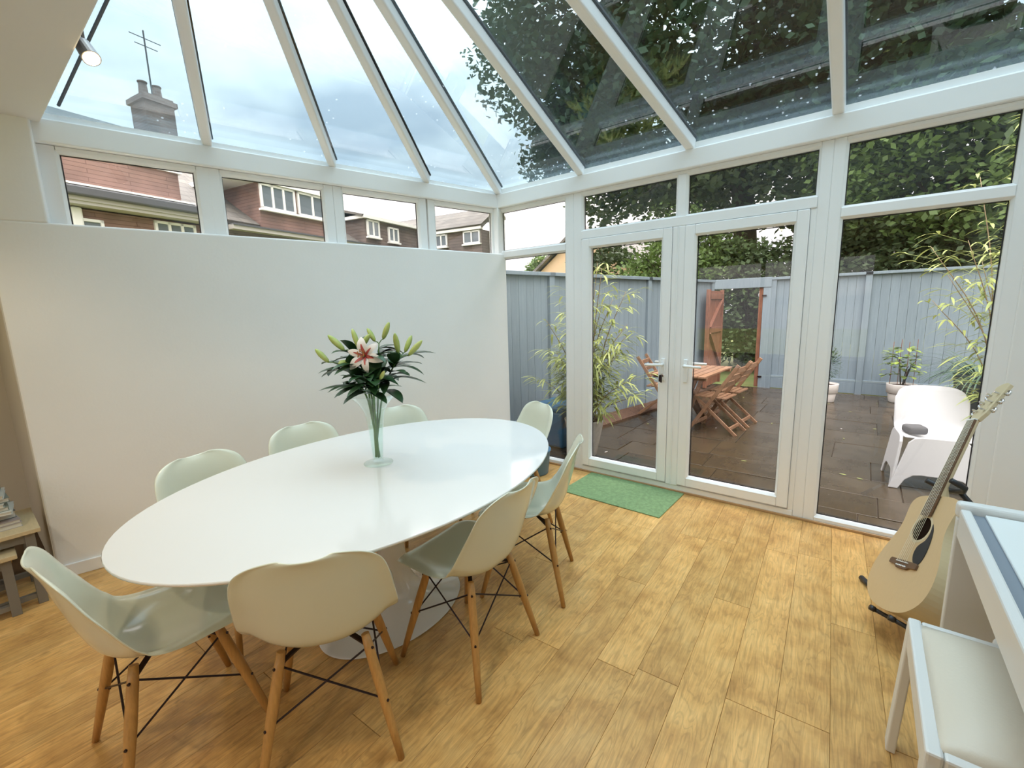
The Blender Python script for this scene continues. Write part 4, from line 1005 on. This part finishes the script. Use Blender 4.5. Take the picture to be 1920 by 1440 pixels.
# ---- trees
def leaves(name, mat, parent, center, radii, n, size, seed, clusters=60, cr=.9, shell=.55, zmin=None):
    r = np.random.default_rng(seed)
    v = r.normal(size=(clusters,3)); v /= np.linalg.norm(v,axis=1)[:,None]
    cc = v*(shell+(1-shell)*r.random((clusters,1))**.6)*np.array(radii)*.88 + np.array(center)
    k = r.integers(0,clusters,n); w = r.normal(size=(n,3)); w /= np.linalg.norm(w,axis=1)[:,None]
    p = cc[k] + w*(r.random((n,1))**.5)*cr*np.array([1,1,.75])*(.6+.8*r.random(clusters))[k][:,None]
    if zmin is not None: p[:,2] = np.maximum(p[:,2], zmin + r.random(n)*.3)
    a = r.normal(size=(n,3)); a[:,2] *= .6; a /= np.linalg.norm(a,axis=1)[:,None]
    b = r.normal(size=(n,3)); b[:,2] *= .5; b -= a*np.sum(a*b,axis=1)[:,None]; b /= np.linalg.norm(b,axis=1)[:,None]
    s = size*(.7+.6*r.random((n,1)))
    V = np.stack([p-a*s*.5, p+b*s*.33, p+a*s*.5, p-b*s*.33],axis=1).reshape(-1,3)
    me = bpy.data.meshes.new(name); me.vertices.add(4*n); me.vertices.foreach_set('co', V.astype(np.float32).ravel())
    me.loops.add(4*n); me.loops.foreach_set('vertex_index', np.arange(4*n,dtype=np.int32))
    me.polygons.add(n); me.polygons.foreach_set('loop_start', np.arange(0,4*n,4,dtype=np.int32)); me.update(calc_edges=True)
    me.materials.append(MAT[mat]); o = link(name, me, parent); o['kind'] = 'stuff'; return o
def tree(name, label, base, crown, radii, n, size, seed, mat='leafdark', clusters=70, cr=1.2, trunk=.22, zmin=None):
    t = thing(name, label, 'tree', base, group='trees beyond the garden fence')
    c = Vector(crown)-Vector(base)
    leaves('foliage', mat, t, c, radii, n, size, seed, clusters, cr, zmin=zmin)
    G().tube([(0,0,0),(c.x*.15,c.y*.15,c.z*.45),(c.x*.5,c.y*.5,c.z*.8),tuple(c)],[trunk,trunk*.8,trunk*.55,trunk*.2],10).obj('trunk', 'bark', t, smooth=True)
    r = random.Random(seed)
    for i in range(7):
        a = i*.9+r.random(); p = Vector((c.x*.3,c.y*.3,c.z*(.5+.06*i))); q = c + Vector((math.cos(a)*radii[0]*.7,math.sin(a)*radii[1]*.7,(r.random()-.35)*radii[2]))
        G().tube([p,p.lerp(q,.5)+Vector((0,0,.3)),q],[trunk*.4,trunk*.25,trunk*.08],7).obj('branch', 'bark', t, smooth=True)
    return t
tree('broadleaf_tree', 'huge dark broadleaf tree towering behind the garden gate', (.2,10.8,-.3), (-1.7,10.8,9.3), (6.4,5.2,5.8), 80000, .20, 1, clusters=120, cr=1.5, trunk=.35)
tree('broadleaf_tree', 'dark broadleaf tree behind the right part of the back fence', (5.0,10.3,-.3), (4.8,10.2,6.8), (4.8,4.0,5.6), 60000, .19, 2, clusters=90, cr=1.4, trunk=.28)
tree('broadleaf_tree', 'leafy lighter green tree overhanging the fence at the right', (3.9,8.1,-.3), (3.7,7.9,3.9), (2.0,1.2,1.9), 11000, .13, 3, 'leafmid', clusters=45, cr=.7, trunk=.1)
tree('broadleaf_tree', 'dark tree at the far right behind the fence', (10.0,9.5,-.3), (9.6,9.3,6.0), (4.5,3.6,5.2), 30000, .2, 4, clusters=60, cr=1.4, trunk=.25)
tree('evergreen_bush', 'dark bush filling the view through the open gate', (.5,8.9,-.3), (.5,8.9,1.4), (1.9,1.1,1.75), 16000, .12, 5, clusters=50, cr=.6, trunk=.08, zmin=.0)
tree('evergreen_bush', 'mid green bush behind the fence left of the gate', (-1.2,8.6,-.3), (-1.1,8.5,1.9), (1.5,1.2,1.9), 14000, .11, 6, 'leafmid', clusters=50, cr=.6, trunk=.07, zmin=.0)
tree('evergreen_bush', 'dark bush behind the fence right of the gate', (2.9,8.6,-.3), (2.9,8.6,1.8), (1.9,1.1,2.0), 16000, .13, 7, clusters=50, cr=.6, trunk=.08, zmin=.0)
tree('evergreen_bush', 'dark bush behind the fence past the white pot', (5.6,8.2,-.3), (5.6,8.2,1.9), (2.2,1.1,2.1), 16000, .13, 8, clusters=50, cr=.6, trunk=.08, zmin=.0)
tree('garden_tree', 'small pale green tree beside the peach gable', (-13.2,20.5,-.3), (-13.2,20.5,3.3), (1.5,1.4,1.5), 3500, .2, 9, 'leafmid', clusters=30, cr=.5, trunk=.1)
tree('garden_tree', 'small dark tree right in front of the peach gable', (-6.6,15.6,-.3), (-6.6,15.6,3.0), (1.5,1.3,1.7), 6000, .2, 10, 'leafdark', clusters=30, cr=.6, trunk=.1)

# ---- peach gabled house
ph = thing('gabled_house', 'peach rendered gabled house beyond the left fence', 'house', (-9.3,18,-.3))
G().prism([(-2.9,0,0),(2.9,0,0),(2.9,0,3.55),(0,0,5.72),(-2.9,0,3.55)], (0,7,0)).obj('wall', 'peach', ph, fix=True)
for s_ in (-1,1): G().prism([(s_*3.25,-.3,3.42),(0,-.3,5.86),(0,-.3,6.02),(s_*3.25,-.3,3.58)], (0,7.6,0)).obj('roof', 'house_roof', ph, fix=True)

# ---- terrace of tile-hung houses seen through the clerestory. local x along the terrace, y back, z up
ev = Vector((-.17,.985,0)).normalized()
def terr(name, label):
    t = thing(name, label, 'house'); t.matrix_world = Matrix.Translation((-9,0,0)) @ Matrix((ev, Vector((-ev.y,ev.x,0)), (0,0,1))).transposed().to_4x4(); return t
def hwin(par, x0, x1, z0, z1, y_, lights=2, side=False, xs=None):
    """window with proud white frame; on the wing (side=True) x is depth and the face looks to -x"""
    f = G(); w = .05
    def bx(g, a, b, c_, d_, e0, e1):
        if side: g.box(xs+e0, xs+e1, a, b, c_, d_)
        else: g.box(a, b, y_+e0, y_+e1, c_, d_)
    bx(f,x0,x1,z0,z0+w,-.06,.02); bx(f,x0,x1,z1-w,z1,-.06,.02); bx(f,x0-.04,x1+.04,z0-.05,z0,-.1,.02)
    for k in range(lights+1):
        a = x0+(x1-x0-w)*k/lights; bx(f,a,a+w,z0,z1,-.06,.02)
    fr = f.obj('window', 'hwhite', par)
    for k in range(lights):
        p = G(); a = x0+(x1-x0-w)*k/lights+w; b = x0+(x1-x0-w)*(k+1)/lights; bx(p,a,b,z0+w,z1-w,-.03,-.015); p.obj('pane', 'farpane', fr)
hA = terr('terraced_house', 'red-brown tile-hung terraced house seen through the leftmost clerestory window')
G().box(-8,1.15,0,6,-.3,3.47).obj('wall', 'redtile', hA)
G().box(-8,.95,-.30,.05,3.50,3.56).obj('soffit', 'lead', hA); G().box(-8,.95,-.33,.0,3.56,3.63).obj('fascia', 'lead', hA)
G().box(-8,.6,-.42,-.05,3.63,3.80).obj('gutter', 'gutter', hA, bevel=.03); G().box(-8,.3,-.40,.02,3.81,3.845).obj('flashing', 'hwhite', hA)
G().box(-8,.23,0,4.5,3.84,4.48).obj('upper_wall', 'redtile', hA); G().box(-.6,.3,-.04,4.5,4.48,4.54).obj('coping', 'hwhite', hA)
G().prism([(-8,.05,3.86),(4.4,.05,3.66),(4.4,5.2,6.9),(-8,5.2,6.9)], (0,.2,-.25)).obj('roof', 'greytile', hA, fix=True)
hwin(hA,-.36,.42,2.95,3.44,0,3); hwin(hA,-3.0,-1.2,2.4,3.3,0,2)
G().box(-1.66,-1.50,-.10,.0,-.2,3.48).obj('downpipe', 'hwhite', hA, bevel=.03)
ch = G().box(1.85,2.6,4.4,5.2,6.0,7.75).box(1.78,2.67,4.33,5.27,7.55,7.68).obj('chimney', 'brick', hA)
for x in (2.05,2.4): G().lathe([(.11,7.75),(.12,7.8),(.10,8.1),(.12,8.13),(.12,8.16)],14,(x,4.8,0)).obj('chimney_pot', 'brick', ch)
G().tube([(2.1,4.45,7.7),(2.1,4.45,9.4)],.02,6).tube([(1.75,4.45,9.2),(2.5,4.45,9.2)],.012,5).tube([(1.85,4.45,9.0),(2.4,4.45,9.0)],.012,5).obj('aerial', 'gutter', ch)
hB = terr('terraced_house', 'tile-hung terraced house with a wide white-windowed dormer')
G().box(1.16,4.6,0,6,-.3,3.47).obj('wall', 'browntile', hB)
G().box(1.16,8.3,-.22,.02,3.47,3.58).obj('fascia', 'lead', hB); G().box(1.16,8.3,-.25,-.1,3.56,3.60).obj('gutter', 'gutter', hB)
dB = G().box(2.0,4.05,.0,3.2,3.6,4.72).obj('dormer', 'redtile', hB)
G().box(1.4,4.15,-.1,3.3,4.72,4.83).obj('dormer_fascia', 'hwhite', hB)
hwin(hB,2.03,3.0,4.10,4.71,0,3); hwin(hB,3.08,4.0,4.10,4.71,0,2)
hC = terr('terraced_house', 'brown tile-hung house with two small dormer windows under a white fascia')
G().box(4.62,8.4,.0,6,-.3,3.47).obj('wall', 'browntile', hC)
G().box(5.45,8.4,.0,3,3.6,4.40).obj('dormer', 'browntile', hC); G().box(5.35,8.4,-.12,3,4.40,4.50).obj('dormer_fascia', 'hwhite', hC)
hwin(hC,5.52,6.05,3.86,4.38,0,2); hwin(hC,6.46,6.95,3.80,4.28,0,2)
G().prism([(4.4,.1,3.62),(8.35,.1,3.62),(8.35,3.0,5.25),(4.4,3.0,5.25)], (0,.15,-.2)).obj('roof', 'greytile', hC, fix=True)
G().prism([(5.3,-.1,4.5),(8.4,-.1,4.5),(9.4,3.0,5.3),(5.3,3.0,5.3)], (0,.05,-.06)).obj('dormer_roof', 'greytile', hC, fix=True)
G().box(7.0,7.4,3.0,3.5,4.9,5.9).obj('chimney', 'brick', hC)
hD = terr('terrace_wing', 'grey-brown wing closing the terrace seen through the clerestory by the corner')
G().box(8.42,9.9,-2.5,4,-.3,4.22).obj('wall', 'browntile', hD); G().box(8.30,8.42,-2.55,3,4.22,4.36).obj('fascia', 'hwhite', hD)
G().prism([(8.25,-2.6,4.36),(8.25,4,4.36),(9.5,4,5.15),(9.5,-2.6,5.15)], (.1,0,-.1)).prism([(10.0,-2.6,4.85),(10.0,4,4.85),(9.5,4,5.15),(9.5,-2.6,5.15)], (0,0,-.1)).obj('roof', 'greytile', hD, fix=True)
hwin(hD,-1.04,-.5,3.76,4.20,0,2,True,8.42); hwin(hD,-2.45,-1.75,3.76,4.20,0,2,True,8.42); hwin(hD,.4,1.2,3.5,4.1,0,2,True,8.42)
